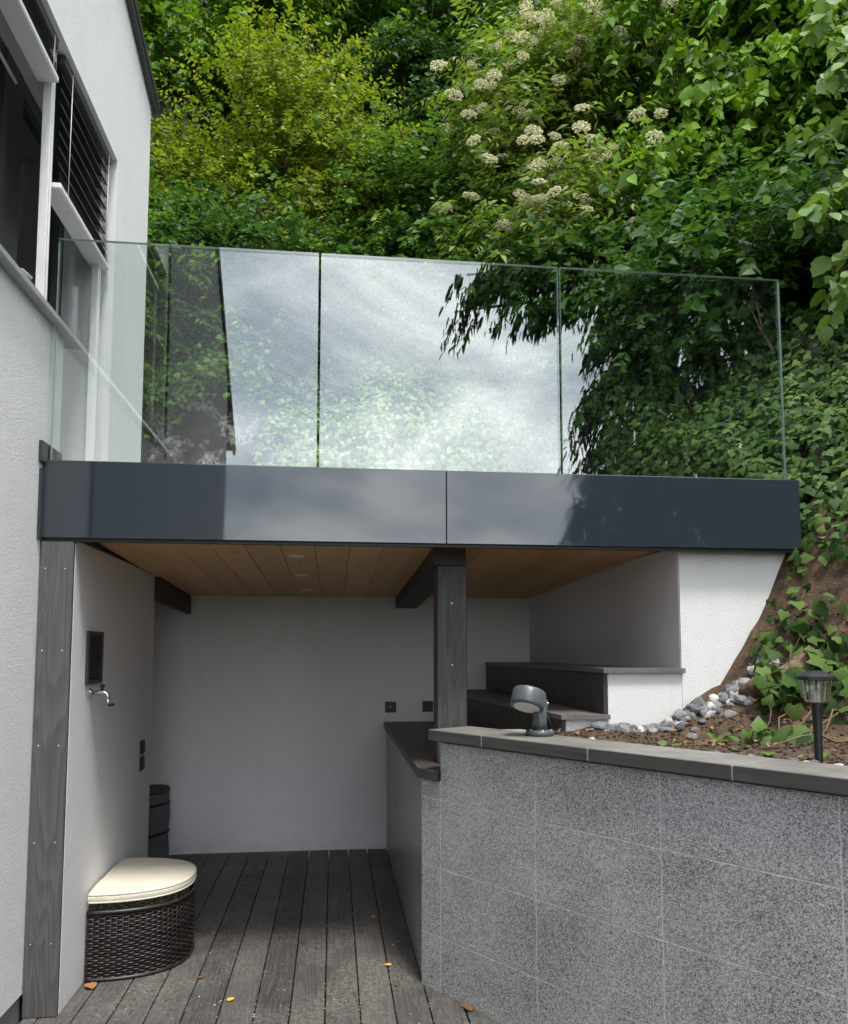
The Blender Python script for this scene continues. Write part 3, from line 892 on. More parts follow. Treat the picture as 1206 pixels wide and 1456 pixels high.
for t0, t1 in ((-0.058, 0.302), (0.302, 0.877), (0.877, 1.455), (1.455, 2.04), (2.04, 2.62), (2.62, 3.2), (3.2, 3.78), (3.78, 4.2)):
    c_ = wall_pt((t0 + t1) / 2, 0.104)
    o = piece('coping_slab', t1 - t0 - 0.003, 0.264, 0.05, M['coping'], gw, (0, 0, 0), (0, 0, ang), 0.003)
    o.location = Vector((c_.x, c_.y, 1.1245)) - gw.location
    if t1 < 4.2:
        q = wall_pt(t1, 0.104)
        j = MB().box(-0.0012, 0.0012, -0.1305, 0.1305, 0.0, 0.0485).build('joint', M['grout'], gw, None, (0, 0, ang))
        j.location = Vector((q.x, q.y, 1.125)) - gw.location
tag(gw, 'speckled grey granite tiled garden wall with dark coping holding the soil bank', 'wall')
# fill behind wall top between coping and bench
f_ = MB().prism([(wall_pt(-0.05, 0.236).x, wall_pt(-0.05, 0.236).y), (wall_pt(0.95, 0.238).x, wall_pt(0.95, 0.238).y), (1.10, 3.64), (1.076, 3.652), (0.93, 3.89), (0.68, 3.89)], 0.5, 1.150).build('threshold', M['concrete'])
tag(f_, 'concrete strip between the coping and the lower bench', 'ground', kind='structure')

# ------------------------------------------------------------------ fittings
def vent():
    o = MB().box(0, 0.012, -0.12, 0.12, -0.125, -0.108).box(0, 0.012, -0.12, 0.12, 0.108, 0.125).box(0, 0.012, -0.12, -0.098, -0.108, 0.108).box(0, 0.012, 0.098, 0.12, -0.108, 0.108).box(0.0, 0.002, -0.098, 0.098, -0.108, 0.108).build('vent_grille', M['vent'])
    o.location = (-1.1435, 3.935, 1.508)
    for i in range(13):
        z = -0.096 + i * 0.016
        MB().add([(0.002, -0.097, z), (0.002, 0.097, z), (0.011, 0.097, z - 0.009), (0.011, -0.097, z - 0.009), (0.002, -0.097, z + 0.002), (0.002, 0.097, z + 0.002), (0.011, 0.097, z - 0.007), (0.011, -0.097, z - 0.007)],
                 [(0,1,2,3),(4,7,6,5),(3,2,6,7),(0,4,5,1),(0,3,7,4),(1,5,6,2)]).build('louvre', M['vent'], o)
    tag(o, 'black rectangular vent grille above the wall tap', 'vent')
vent()
tap = empty('wall_tap', (-1.144, 3.90, 1.342))
tap.scale = (0.78, 0.78, 0.78)
MB().lathe([(0.028, 0), (0.028, 0.004), (0.016, 0.010), (0.016, 0.014)], 20, 0, Matrix.Rotation(R(90), 4, 'Y')).build('wall_plate', M['chrome'], tap)
MB().tube([(0.012, 0, 0), (0.05, 0, 0.002), (0.082, 0, 0.002), (0.10, 0, -0.006), (0.107, 0, -0.025), (0.108, 0, -0.05)], [0.011, 0.012, 0.012, 0.011, 0.010, 0.010], 14).build('body', M['chrome'], tap)
MB().lathe([(0.013, 0), (0.013, 0.02), (0.010, 0.024)], 14, 0, Matrix.Translation((0.108, 0, -0.068))).build('nozzle', M['chrome'], tap)
MB().tube([(0.108, 0, -0.066), (0.120, 0.004, -0.074), (0.142, 0.01, -0.072)], [0.010, 0.010, 0.009], 10).build('hose_connector', M['black'], tap)
MB().lathe([(0.008, 0.010), (0.008, 0.032), (0.013, 0.034), (0.014, 0.048), (0.010, 0.052)], 14, 0, Matrix.Translation((0.072, 0, 0))).build('handle', M['black'], tap)
tag(tap, 'chrome wall tap with bent spout below the vent grille', 'tap')
def plate(name, w, h, loc, rz, label, cat, group=None, hole=True):
    o = MB().box(-w/2, w/2, -0.010, 0.0, -h/2, h/2, 0, 0.003).build(name, M['black'], None, loc, (0, 0, rz))
    if hole:
        MB().lathe([(0.021, 0.0), (0.023, 0.004), (0.020, 0.004), (0.018, 0.0006)], 24, 0, Matrix.Translation((0, -0.010, 0)) @ Matrix.Rotation(R(90), 4, 'X')).build('socket_well', M['vent'], o)
        MB().lathe([(0.0035, 0.0), (0.003, 0.003)], 10, 0, Matrix.Translation((0.0, -0.0108, 0.0)) @ Matrix.Rotation(R(90), 4, 'X')).build('pin', M['steel'], o)
    else:
        MB().box(-w*0.36, w*0.36, -0.016, -0.0102, -h*0.36, h*0.36, 0, 0.002).build('cover', M['black'], o)
    tag(o, label, cat, group)
plate('wall_socket', 0.086, 0.086, (0.458, YB, 1.10), 0, 'black square wall socket over the outer edge of the counter', 'socket')
plate('wall_socket', 0.086, 0.086, (0.757, YB, 1.103), 0, 'black square wall socket with closed cover beside the square post', 'socket', None, False)
plate('light_switch', 0.082, 0.086, (-1.144, 4.955, 0.964), R(90), 'upper of two black switches at the end of the side wall', 'switch', None, False)
plate('light_switch', 0.082, 0.086, (-1.144, 4.955, 0.868), R(90), 'lower of two black switches at the end of the side wall', 'switch', None, False)

# garden bag
bag = empty('garden_bag', (-1.385, 6.09, 0.0))
prof = []
for i in range(13):
    z = 0.53 * i / 12
    prof.append((0.188 + 0.004 * math.sin(i * 1.05), z))
mb = MB()
vs_, fs_ = [], []
NS = 48
for i, (r, z) in enumerate(prof + [(0.180, 0.53), (0.178, 0.05)]):
    for k in range(NS):
        t = 2 * math.pi * k / NS
        rr = r * (1 + 0.014 * mnoise.noise((math.cos(t) * 2, math.sin(t) * 2, z * 6)))
        vs_.append((rr * math.cos(t), rr * math.sin(t), z + 0.006 * math.sin(t * 2) * (z > 0.4)))
for i in range(len(prof) + 1):
    for k in range(NS):
        k2 = (k + 1) % NS
        fs_.append((i*NS+k, i*NS+k2, (i+1)*NS+k2, (i+1)*NS+k))
mb.add(vs_, fs_, 0, True)
mb.f.append(tuple(range((len(prof)+1)*NS, (len(prof)+2)*NS))); mb.mi.append(0); mb.sm.append(False)
mb.f.append(tuple(range(NS-1, -1, -1))); mb.mi.append(0); mb.sm.append(False)
mb.build('body', M['bag'], bag)
for z0, dz, rr in ((0.52, 0.0, 0.005), (0.40, 0.07, 0.009), (0.19, 0.07, 0.009), (0.012, 0.0, 0.006)):
    pts = [(0.1865 * math.cos(t), 0.193 * math.sin(t), z0 + dz * math.cos(t + 0.3) * 0.5 + 0.006 * math.sin(t * 2) * (z0 > 0.4)) for t in np.linspace(0, 2 * math.pi, 40)]
    MB().tube(pts, rr, 6).build('band', M['black'], bag)
tag(bag, 'round grey fabric garden bag with black hoops in the niche', 'bag')

# wicker stool
CX, CY, EA, EB = -1.136, 4.275, 0.425, 0.328
stool = empty('wicker_stool', (CX, CY, 0))
def outline(f, grow=0.0):      # f 0..1 from the front wall corner round to the far wall corner
    t = -math.pi / 2 + math.pi * f
    e = 0.82
    cx_ = math.copysign(abs(math.cos(t)) ** e, math.cos(t)); sy = math.copysign(abs(math.sin(t)) ** e, math.sin(t))
    return (EA + grow) * cx_, (EB + grow) * sy
NP = 900
P0 = np.array([outline(i / (NP - 1)) for i in range(NP)])
Ls = np.concatenate([[0], np.cumsum(np.hypot(*np.diff(P0, axis=0).T))])
TOT = Ls[-1]
def per(sv):
    x = np.interp(sv, Ls, P0[:, 0]); y = np.interp(sv, Ls, P0[:, 1])
    e = 0.004
    dx = np.interp(sv + e, Ls, P0[:, 0]) - np.interp(sv - e, Ls, P0[:, 0]); dy = np.interp(sv + e, Ls, P0[:, 1]) - np.interp(sv - e, Ls, P0[:, 1])
    l = np.hypot(dx, dy) + 1e-9
    return x, y, dy / l, -dx / l
NSTK = 46
sp = TOT / NSTK
NSAMP = NSTK * 4
rowsN = 27
hgt = 0.300
rh = hgt / rowsN
VV, FF = [], []
for r_i in range(rowsN):
    sv = np.linspace(0, TOT, NSAMP + 1)
    x, y, nx_, ny_ = per(sv)
    offn = 0.0035 * np.sin(math.pi * sv / sp + math.pi * (r_i % 2))
    zc0 = 0.012 + rh * (r_i + 0.5) + 0.0008 * np.sin(sv * 31 + r_i)
    base = len(VV)
    for i in range(NSAMP + 1):
        for (dn, dz) in ((0.0030, 0.0), (0.0008, rh * 0.47), (-0.0022, 0.0), (0.0008, -rh * 0.47)):
            VV.append((x[i] + nx_[i] * (offn[i] + dn), y[i] + ny_[i] * (offn[i] + dn), zc0[i] + dz))
    for i in range(NSAMP):
        for k in range(4):
            k2 = (k + 1) % 4
            FF.append((base + i*4 + k, base + i*4 + k2, base + (i+1)*4 + k2, base + (i+1)*4 + k))
wv_ = link('weave', np_mesh('weave', VV, FF, False), stool, M['wicker'])
wv_['kind'] = 'stuff'
mb = MB()
for i in range(NSTK + 1):
    x, y, nx_, ny_ = per(np.array([i * sp]))
    mb.tube([(float(x[0]), float(y[0]), 0.004), (float(x[0]), float(y[0]), 0.315)], 0.0028, 5)
st_ = mb.build('stakes', M['wicker'], stool)
st_['kind'] = 'stuff'
pts = [(a - 0.010 * 0, b, 0.0) for a, b in [outline(i / 60, -0.012) for i in range(61)]]
MB().prism([(a, b) for a, b, _ in pts], 0.006, 0.302).build('inner_box', M['wicker_in'], stool)
for z, rr, gname in ((0.314, 0.010, 'rim'), (0.009, 0.009, 'foot_rim')):
    MB().tube([(*outline(i / 70, 0.002), z) for i in range(71)], rr, 8).build(gname, M['wicker'], stool)
MB().prism([outline(i / 60, -0.025) for i in range(61)], 0.3025, 0.348).build('lid', M['wicker_in'], stool)
# frayed top weave on the lid edge
mb = MB()
for i in range(700):
    f = random.random()
    a, b = outline(f, -0.020)
    z = random.uniform(0.310, 0.350)
    t = random.uniform(-0.012, 0.012)
    a2, b2 = outline(min(1, max(0, f + t)), -0.020 + random.uniform(-0.004, 0.010))
    mb.tube([(a, b, z), ((a+a2)/2, (b+b2)/2, z + 0.004), (a2, b2, z + random.uniform(-0.008, 0.008))], 0.0022, 4)
lf = mb.build('lid_weave', m_plain('faded_wicker', (0.16, 0.13, 0.09), 0.6, 0, 0.5, 90), stool)
lf['kind'] = 'stuff'
tag(stool, 'dark brown half-round wicker stool against the side wall', 'stool')
# cushion
cu = empty('seat_cushion', (CX, CY, 0.351))
NO = 90
def cush_out(grow):
    pts = [outline(i / (NO - 1), grow) for i in range(NO)]
    return pts
prof = [(-0.010, 0.000), (0.006, 0.005), (0.010, 0.018), (0.011, 0.028), (0.008, 0.040), (0.001, 0.048), (-0.02, 0.052), (-0.06, 0.056), (-0.12, 0.059), (-0.19, 0.0605), (-0.26, 0.061)]
vs_, fs_ = [], []
for g_, z in prof:
    for (a, b) in cush_out(g_):
        a = max(a, 0.004)
        wob = 0.004 * mnoise.noise((a * 7, b * 7, 3.1)) * (z > 0.03)
        vs_.append((a, b, z + wob))
n_ = len(prof)
for i in range(n_ - 1):
    for k in range(NO - 1):
        fs_.append((i*NO+k, i*NO+k+1, (i+1)*NO+k+1, (i+1)*NO+k))
mb = MB().add(vs_, fs_, 0, True)
mb.add([vs_[(n_-1)*NO+k] for k in range(NO)], [tuple(range(NO))], 0, True)
mb.add([vs_[k] for k in range(NO)], [tuple(range(NO-1, -1, -1))], 0, False)
mb.add([vs_[i*NO] for i in range(n_)] + [vs_[i*NO+NO-1] for i in range(n_)], [(i, i+1, n_+i+1, n_+i) for i in range(n_-1)], 0, False)
mb.build('cover', M['cushion'], cu)
for g_, z in ((0.0065, 0.0435), (0.008, 0.010)):
    MB().tube([(max(a, 0.006), b, z) for a, b in cush_out(g_)], 0.0042, 6).build('piping', M['cushion'], cu)
tag(cu, 'cream half-round seat cushion lying on the wicker stool', 'cushion')

# spot lamp on the coping
lp_ = wall_pt(0.452, 0.135)
lamp = empty('garden_spotlight', (0.905, 3.36, 1.1755))
d_ = Vector((0.905, 3.36, 0)) - WP
lp = wall_pt(d_.dot(WD), min(0.17, d_.dot(WNn)))
lamp.location = (lp.x, lp.y, 1.1748)
MB().lathe([(0.058, 0), (0.062, 0.003), (0.062, 0.018), (0.058, 0.023), (0.034, 0.025)], 36).build('base', M['lamp_grey'], lamp)
MB().lathe([(0.031, 0.024), (0.030, 0.06), (0.029, 0.118), (0.027, 0.120)], 28).build('stem', M['lamp_grey'], lamp)
MB().box(0.004, 0.034, -0.012, 0.012, 0.10, 0.157, 0, 0.006).build('bracket', M['lamp_grey'], lamp)
for q in ((0.045, -0.02), (-0.045, -0.02), (0.0, -0.05), (0.02, 0.045)):
    MB().lathe([(0.006, 0.0225), (0.005, 0.027)], 8, 0, Matrix.Translation((q[0], q[1], 0))).build('screw', M['steel'], lamp)
hm = Matrix.Translation((-0.052, -0.012, 0.158)) @ Matrix.Rotation(R(17), 4, 'Y') @ Matrix.Rotation(R(-20), 4, 'X')
MB().lathe([(0.062, -0.040), (0.071, -0.038), (0.073, -0.030), (0.074, 0.024), (0.070, 0.034), (0.058, 0.039)], 40, 0, hm).build('head', M['lamp_grey'], lamp)
MB().lathe([(0.055, -0.0425), (0.056, -0.0395)], 32, 0, hm).build('lens', M['lens'], lamp)
for k in range(14):
    t = 2 * math.pi * k / 14
    pass
MB().lathe([(0.0065, -0.004), (0.0065, 0.004)], 10, 0, Matrix.Translation((0.036, 0.0, 0.137)) @ Matrix.Rotation(R(90), 4, 'Y')).build('pivot_bolt', M['steel'], lamp)
MB().tube([(0.036, 0.012, 0.085), (0.05, 0.015, 0.055), (0.066, 0.02, 0.02), (0.085, 0.03, 0.004), (0.11, 0.05, 0.003)], 0.0032, 6).build('cable', M['black'], lamp)
tag(lamp, 'grey adjustable spotlight on a round foot, standing on the coping', 'lamp')

# solar stake light
sp_ = wall_pt(1.595, 0.272)
sol = empty('solar_light', (sp_.x, sp_.y, 1.135))
sol.scale = (1.08, 1.08, 1.17)
MB().lathe([(0.009, 0.0), (0.0115, 0.03), (0.0125, 0.12), (0.016, 0.185), (0.017, 0.197), (0.012, 0.199)], 20).build('stake', M['black'], sol)
mb = MB()
NSJ = 40
vs_, fs_ = [], []
for (r, z) in ((0.030, 0.199), (0.034, 0.205), (0.040, 0.235), (0.044, 0.262)):
    for k in range(NSJ):
        t = 2 * math.pi * k / NSJ
        rr = r * (1 + (0.035 if k % 2 else -0.02))
        vs_.append((rr * math.cos(t), rr * math.sin(t), z))
for i in range(3):
    for k in range(NSJ):
        k2 = (k + 1) % NSJ
        fs_.append((i*NSJ+k, i*NSJ+k2, (i+1)*NSJ+k2, (i+1)*NSJ+k))
mb.add(vs_, fs_, 0, False).build('ribbed_shade', M['jar_glass'], sol)
MB().lathe([(0.012, 0.198), (0.012, 0.215), (0.008, 0.235)], 12).build('bulb_holder', M['lens'], sol)
MB().lathe([(0.050, 0.261), (0.058, 0.264), (0.057, 0.272), (0.035, 0.281), (0.012, 0.288)], 10, 0, None, False).build('cap', M['black'], sol)
tag(sol, 'black solar stake light with ribbed clear shade in the soil', 'lamp')

# ------------------------------------------------------------------ stones on the bank
def stone_mesh(seed, detail=2):
    bm = bmesh.new()
    bmesh.ops.create_icosphere(bm, subdivisions=detail, radius=0.5)
    rs = random.Random(seed)
    pl = [Vector((rs.uniform(-1, 1), rs.uniform(-1, 1), rs.uniform(-1, 1))).normalized() for _ in range(9)]
    for v_ in bm.verts:
        for n in pl:
            d = v_.co.dot(n)
            if d > 0.33: v_.co -= n * (d - 0.33) * 0.85
        v_.co *= 1 + 0.10 * mnoise.noise(v_.co * 3 + Vector((seed * 7.1, 0, 0)))
    me = bpy.data.meshes.new('stone')
    bm.to_mesh(me); bm.free()
    me.materials.append(M['stone'])
    return me
STN = [stone_mesh(i, 2) for i in range(8)]
path = [(1.20, 3.60), (1.32, 3.60), (1.5, 3.58), (1.7, 3.58), (1.86, 3.59), (1.97, 3.58), (2.06, 3.55)]
rs = random.Random(5)
def stone_at(x, y, size, flat=0.7, lift=0.25):
    o = link('stone', STN[rs.randrange(8)], bed)
    sx = size * rs.uniform(0.85, 1.35); sy = size * rs.uniform(0.7, 1.0); sz = size * rs.uniform(0.5, 0.85) * flat / 0.7
    o.scale = (sx, sy, sz)
    o.rotation_euler = (rs.uniform(-.3, .3), rs.uniform(-.3, .3), rs.uniform(0, 6.28))
    o.location = (x, y, on_bed(x, y) + sz * lift)
for i in range(210):
    f = rs.random() ** 0.8 * (len(path) - 1.001)
    k = int(f); u = f - k
    x = path[k][0] * (1-u) + path[k+1][0] * u
    y = path[k][1] * (1-u) + path[k+1][1] * u
    side = abs(rs.gauss(0, 0.55))
    width = 0.14 if x < 1.75 else 0.12
    y -= side * width
    x += side * 0.02 + rs.uniform(-.02, .02)
    stone_at(x, y, rs.uniform(0.03, 0.08), 0.75, rs.uniform(0.05, 0.5) if side < 0.5 else rs.uniform(0.0, 0.2))
for i in range(30):     # pale pebbles along the back of the coping
    t = rs.uniform(0.55, 2.3)
    p_ = wall_pt(t, rs.uniform(0.243, 0.275))
    stone_at(p_.x, p_.y, rs.uniform(0.025, 0.05), 0.6, 0.35)
# crumbs of soil
rs = random.Random(9)
cm = []
for i in range(6):
    bm = bmesh.new(); bmesh.ops.create_icosphere(bm, subdivisions=1, radius=0.5)
    for v_ in bm.verts: v_.co *= rs.uniform(0.75, 1.2)
    bm.verts.index_update()
    cm.append((np.array([v_.co[:] for v_ in bm.verts]), np.array([[v_.index for v_ in f.verts] for f in bm.faces])))
    bm.free()
VV, FF, nb = [], [], 0
for i in range(5200):
    t = rs.uniform(0.2, 3.0); n = 0.26 + 1.15 * rs.random() ** 1.1
    p_ = wall_pt(t, n)
    if p_.y > 3.64: continue
    s_ = rs.uniform(0.004, 0.016) * (1.6 if rs.random() < 0.07 else 1)
    v0, f0 = cm[rs.randrange(6)]
    VV.append(v0 * s_ * np.array([rs.uniform(.8, 1.6), rs.uniform(.8, 1.4), rs.uniform(.6, 1)]) + np.array([p_.x, p_.y, bed_z(t, n) + s_ * 0.2]))
    FF.append(f0 + nb); nb += len(v0)
cr_ = link('soil_crumbs', np_mesh('soil_crumbs', np.concatenate(VV), np.concatenate(FF)), bed, M['soil'])
cr_['kind'] = 'stuff'

VV, FF, nb = [], [], 0
for i in range(420):
    t = rs.uniform(0.3, 2.6); n = 0.30 + 1.3 * rs.random() ** 0.7
    p_ = wall_pt(t, n)
    if p_.y > 3.62: continue
    a = rs.uniform(0, 6.28); ln = rs.uniform(0.02, 0.05); wd = ln * rs.uniform(0.3, 0.6)
    ca, sa = math.cos(a), math.sin(a)
    z_ = bed_z(t, n) + 0.012
    VV.append(np.array([(p_.x + ca*u - sa*w2, p_.y + sa*u + ca*w2, z_ + rs.uniform(-.006, .014)) for u, w2 in ((0, 0), (ln*.5, -wd*.5), (ln, 0), (ln*.5, wd*.5))]))
    FF.append(np.array([(0, 1, 2, 3)]) + nb); nb += 4
lt_ = link('leaf_litter', np_mesh('leaf_litter', np.concatenate(VV), np.concatenate(FF)), bed, m_plain('dry_leaf_litter', (0.22, 0.13, 0.06), 0.85, 0, 0.6, 25))
lt_['kind'] = 'stuff'
# old root lying against the bank
def zb(x, y, dz=0.0): return (x, y, on_bed(x, y) + dz)
mb = MB()
pts = [zb(1.90, 3.50, 0.03), zb(1.95, 3.46, 0.05), zb(2.02, 3.42, 0.05), zb(2.09, 3.38, 0.05), zb(2.17, 3.36, 0.02)]
rootr = [0.028, 0.045, 0.060, 0.062, 0.04]
mb.tube(pts, rootr, 12)
vs_new = []
for q in mb.v:
    q = Vector(q); vs_new.append(tuple(q + Vector((1, 1, 1)) * 0.022 * mnoise.noise(q * 16)))
mb.v = vs_new
root = mb.build('tree_root', M['deadwood'])
tag(root, 'broken pale tree root lying on the soil next to the stones', 'root')

# ------------------------------------------------------------------ foliage machinery
SIMPLE = (np.array([(0, 0, 0), (-0.30, 0.42, 0.07), (0, 1, -0.12), (0.30, 0.42, 0.07), (0, 0.48, -0.01)], float),
          np.array([(0, 4, 1), (0, 3, 4), (4, 2, 1), (4, 3, 2)]))
ROUND = (np.array([(0, 0, 0), (-0.34, 0.12, 0.06), (-0.36, 0.46, 0.05), (0, 1.05, -0.16), (0.36, 0.46, 0.05), (0.34, 0.12, 0.06), (0, 0.42, -0.04)], float),
         np.array([(6, 1, 0), (6, 2, 1), (6, 3, 2), (6, 4, 3), (6, 5, 4), (6, 0, 5)]))
NARROW = (np.array([(0, 0, 0), (-0.17, 0.4, 0.04), (0, 1, -0.15), (0.17, 0.4, 0.04), (0, 0.45, -0.01)], float),
          np.array([(0, 4, 1), (0, 3, 4), (4, 2, 1), (4, 3, 2)]))
IVY = (np.array([(0, 0.02, 0), (0.28, -0.12, 0.03), (0.48, 0.22, -0.05), (0.31, 0.46, 0.0), (0, 0.95, -0.16), (-0.31, 0.46, 0.0), (-0.48, 0.22, -0.05), (-0.28, -0.12, 0.03), (0, 0.28, 0.06)], float),
       np.array([(8, i, (i + 1) % 8) for i in range(8)]))
_bl = [(0, 0), (0.20, 0.03), (0.33, 0.16), (0.42, 0.30), (0.36, 0.36), (0.42, 0.50), (0.30, 0.62), (0.28, 0.74), (0.12, 0.85), (0, 1.0)]
_v, _f = [], []
for sgn in (1, -1):
    for a, b in _bl:
        _v.append((sgn * a, b, 0.10 * a - 0.14 * b * b))
for a, b in _bl:
    _v.append((0, b, -0.14 * b * b - 0.01))
_k = len(_bl)
for q in range(_k - 1):
    _f += [(q, q + 1, 2*_k + q + 1), (q, 2*_k + q + 1, 2*_k + q), (_k + q + 1, _k + q, 2*_k + q), (_k + q + 1, 2*_k + q, 2*_k + q + 1)]
BIG = (np.array(_v, float), np.array(_f))
NEEDLE = (np.array([(-0.10, 0, 0), (0.10, 0, 0), (0.09, 0.6, -0.03), (0, 1, -0.1), (-0.09, 0.6, -0.03)], float), np.array([(0, 1, 2), (0, 2, 4), (4, 2, 3)]))

def unit(a): return a / (np.linalg.norm(a, axis=-1, keepdims=True) + 1e-9)
def leaves_arrays(P, A, Nn, S, tpl):
    """leaf base points, axis, normals, sizes -> verts, faces"""
    A = unit(A)
    Xx = unit(np.cross(A, Nn))
    Zz = np.cross(Xx, A)
    tv, tf = tpl
    k = len(tv)
    V = P[:, None, :] + S[:, None, None] * (tv[None, :, 0:1] * Xx[:, None, :] + tv[None, :, 1:2] * A[:, None, :] + tv[None, :, 2:3] * Zz[:, None, :])
    F = tf[None] + (np.arange(len(P)) * k)[:, None, None]
    return V.reshape(-1, 3), F.reshape(-1, tf.shape[1])

def twigs(B, D, L, droop, m, size, spread=0.9, flat=0.55, pend=0.25):
    """B,D (n,3) twig bases and directions; m leaves on each"""
    n = len(B)
    s_ = (np.arange(m) + 0.6) / m
    D = unit(D)
    P = B[:, None, :] + D[:, None, :] * (s_[None, :, None] * L[:, None, None])
    P[:, :, 2] -= droop * (s_[None, :] ** 2) * L[:, None]
    T = np.repeat(D[:, None, :], m, 1).copy()
    T[:, :, 2] -= 2 * droop * s_[None, :]
    T = unit(T)
    side = unit(np.cross(T, np.array([0, 0, 1.0]) + rng.normal(0, 0.15, (n, m, 3))))
    sgn = np.where(np.arange(m) % 2 == 0, 1.0, -1.0)[None, :, None]
    A = T * 0.55 + side * sgn * spread + rng.normal(0, 0.28, (n, m, 3))
    A[:, :, 2] -= pend
    A = unit(A)
    Nn = np.array([0, 0, 1.0]) * flat + rng.normal(0, 0.35, (n, m, 3)) + np.array([0.05, -0.35, 0.25]) * (1 - flat)
    S = size * rng.uniform(0.6, 1.25, (n, m)) * np.exp(rng.normal(0, 0.22, (n, 1))) * (1.15 - 0.35 * s_[None, :])
    P = P + rng.normal(0, size * 0.12, P.shape)
    return P.reshape(-1, 3), A.reshape(-1, 3), Nn.reshape(-1, 3), S.reshape(-1)

def crown_points(ells, ntw, clump=0.42, front=True, holes=0.0):
    B, D = [], []
    vol = np.array([e[3] * e[5] for e in ells]); vol = vol / vol.sum()
    for e, fr in zip(ells, vol):
        c = np.array(e[:3]); r = np.array(e[3:6])
        n = int(ntw * fr)
        nc = max(6, int(n / 58))
        # clump centres: uneven shell
        u = unit(rng.normal(0, 1, (nc * 3, 3)))
        if front:
            u = u[u[:, 1] < 0.35]
        u = u[:nc]
        rad = rng.uniform(0.45, 1.08, len(u)) * (1 + 0.16 * np.sin(u[:, 0] * 7 + c[0] * 5) + 0.10 * np.sin(u[:, 2] * 9 + c[1] * 3))
        cc_ = c + u * r * rad[:, None]
        idx = rng.integers(0, len(u), n)
        csz = clump * rng.uniform(0.5, 1.35, len(u))
        off = rng.normal(0, 1, (n, 3)) * np.array([1, 1, 0.42]) * csz[idx][:, None] * 0.56
        b = cc_[idx] + off
        out = unit(u[idx] * np.array([1, 1, 0.9]) + off * 0.9 / csz[idx][:, None] * 0.4 + np.array([0, -0.15, 0.25]) + rng.normal(0, 0.35, (n, 3)))
        B.append(b); D.append(out)
    return np.concatenate(B), np.concatenate(D)

def make_plant(name, label, cat, ells, ntw, m, size, tpl, mat, L=0.34, droop=0.25, group=None, trunk=None, clump=0.56, flat=0.55, pend=0.25, spread=0.9, front=True, limbs=7, tr=0.05):
    c0 = ells[0]
    bx, by = (trunk if trunk else (c0[0], c0[1] + 0.3))
    bz = H(bx, by) + 0.0
    root_o = empty(name, (bx, by, bz))
    B, D = crown_points(ells, ntw, clump, front)
    Ls_ = L * rng.uniform(0.6, 1.3, len(B))
    P, A, Nn, S = twigs(B, D, Ls_, droop, m, size, spread, flat, pend)
    V, F = leaves_arrays(P, A, Nn, S, tpl)
    cr_o = link('crown', np_mesh('crown', V - np.array([bx, by, bz]), F), root_o, mat)
    mb = MB()
    for e in ells:
        c = Vector(e[:3]) - Vector((bx, by, bz))
        basep = Vector((0, 0, -0.25))
        midp = basep.lerp(c, 0.5) + Vector((random.uniform(-.15, .15), random.uniform(-.1, .1), 0.1))
        mb.tube([basep, basep.lerp(midp, 0.5), midp, c], [tr, tr * 0.85, tr * 0.65, tr * 0.35], 7)
        for k in range(limbs):
            d = Vector((random.gauss(0, 1), random.gauss(-0.3, 0.8), random.gauss(0.25, 0.7))).normalized()
            st = midp.lerp(c, random.uniform(0.1, 1.0))
            en = c + Vector((d.x * e[3], d.y * e[4], d.z * e[5])) * random.uniform(0.7, 0.95)
            md = st.lerp(en, 0.5) + Vector((0, 0, random.uniform(0.02, 0.18)))
            mb.tube([st, md, en], [tr * 0.36, tr * 0.22, tr * 0.07], 5)
    mb.build('trunk', M['bark'], root_o)
    mb = MB()
    for q in range(0, len(B), 6):
        b0 = Vector(B[q]) - Vector((bx, by, bz)); dd = Vector(unit(D[q])) * float(Ls_[q])
        mb.tube([b0 - dd * 0.5, b0 + dd * 0.3 - Vector((0, 0, droop * 0.05)), b0 + dd - Vector((0, 0, droop * float(Ls_[q])))], [0.006, 0.004, 0.0015], 3, 0, False)
    tw_o = mb.build('twigs', M['bark'], root_o)
    tw_o['kind'] = 'stuff'
    tag(root_o, label, cat, group)
    return root_o, B, D

# ------------------------------------------------------------------ woodland
make_plant('hazel_tree', 'bright green broad-leaved tree at the roof corner of the house', 'tree', [(-2.3, 10.2, 9.1, 2.1, 1.1, 1.7), (-3.0, 9.3, 7.3, 1.0, 0.9, 1.5), (-0.4, 10.6, 9.9, 1.5, 1.0, 1.1)], 3000, 10, 0.100, ROUND, M['lf_hazel'], 0.45, 0.3, tr=0.08, trunk=(-2.3, 10.8))
make_plant('yellow_shrub', 'tall yellow-green shrub with fine leaves beside the house corner', 'shrub', [(-0.62, 8.55, 6.75, 0.85, 0.7, 1.25), (-1.75, 8.35, 6.15, 0.80, 0.6, 0.62), (-0.1, 8.4, 5.75, 0.7, 0.55, 0.6), (-0.55, 8.6, 7.85, 0.42, 0.4, 0.5)], 3300, 12, 0.062, SIMPLE, M['lf_yellow'], 0.34, 0.2, trunk=(-0.7, 9.1))
make_plant('low_bush', 'dark green bush under the yellow-green shrub', 'shrub', [(-1.7, 7.85, 5.15, 0.95, 0.55, 0.62), (-0.5, 7.8, 5.0, 0.9, 0.5, 0.5)], 1700, 11, 0.075, SIMPLE, M['lf_dark'], 0.32, 0.25, trunk=(-1.1, 8.3))
make_plant('rambling_bush', 'mid green bush between the yellow-green shrub and the flowering elder', 'shrub', [(0.85, 8.3, 6.15, 0.85, 0.65, 0.95), (1.25, 8.1, 5.2, 0.7, 0.6, 0.6), (0.3, 8.1, 5.3, 0.6, 0.5, 0.5)], 2100, 11, 0.080, SIMPLE, M['lf_mid'], 0.36, 0.3, trunk=(0.9, 8.6))
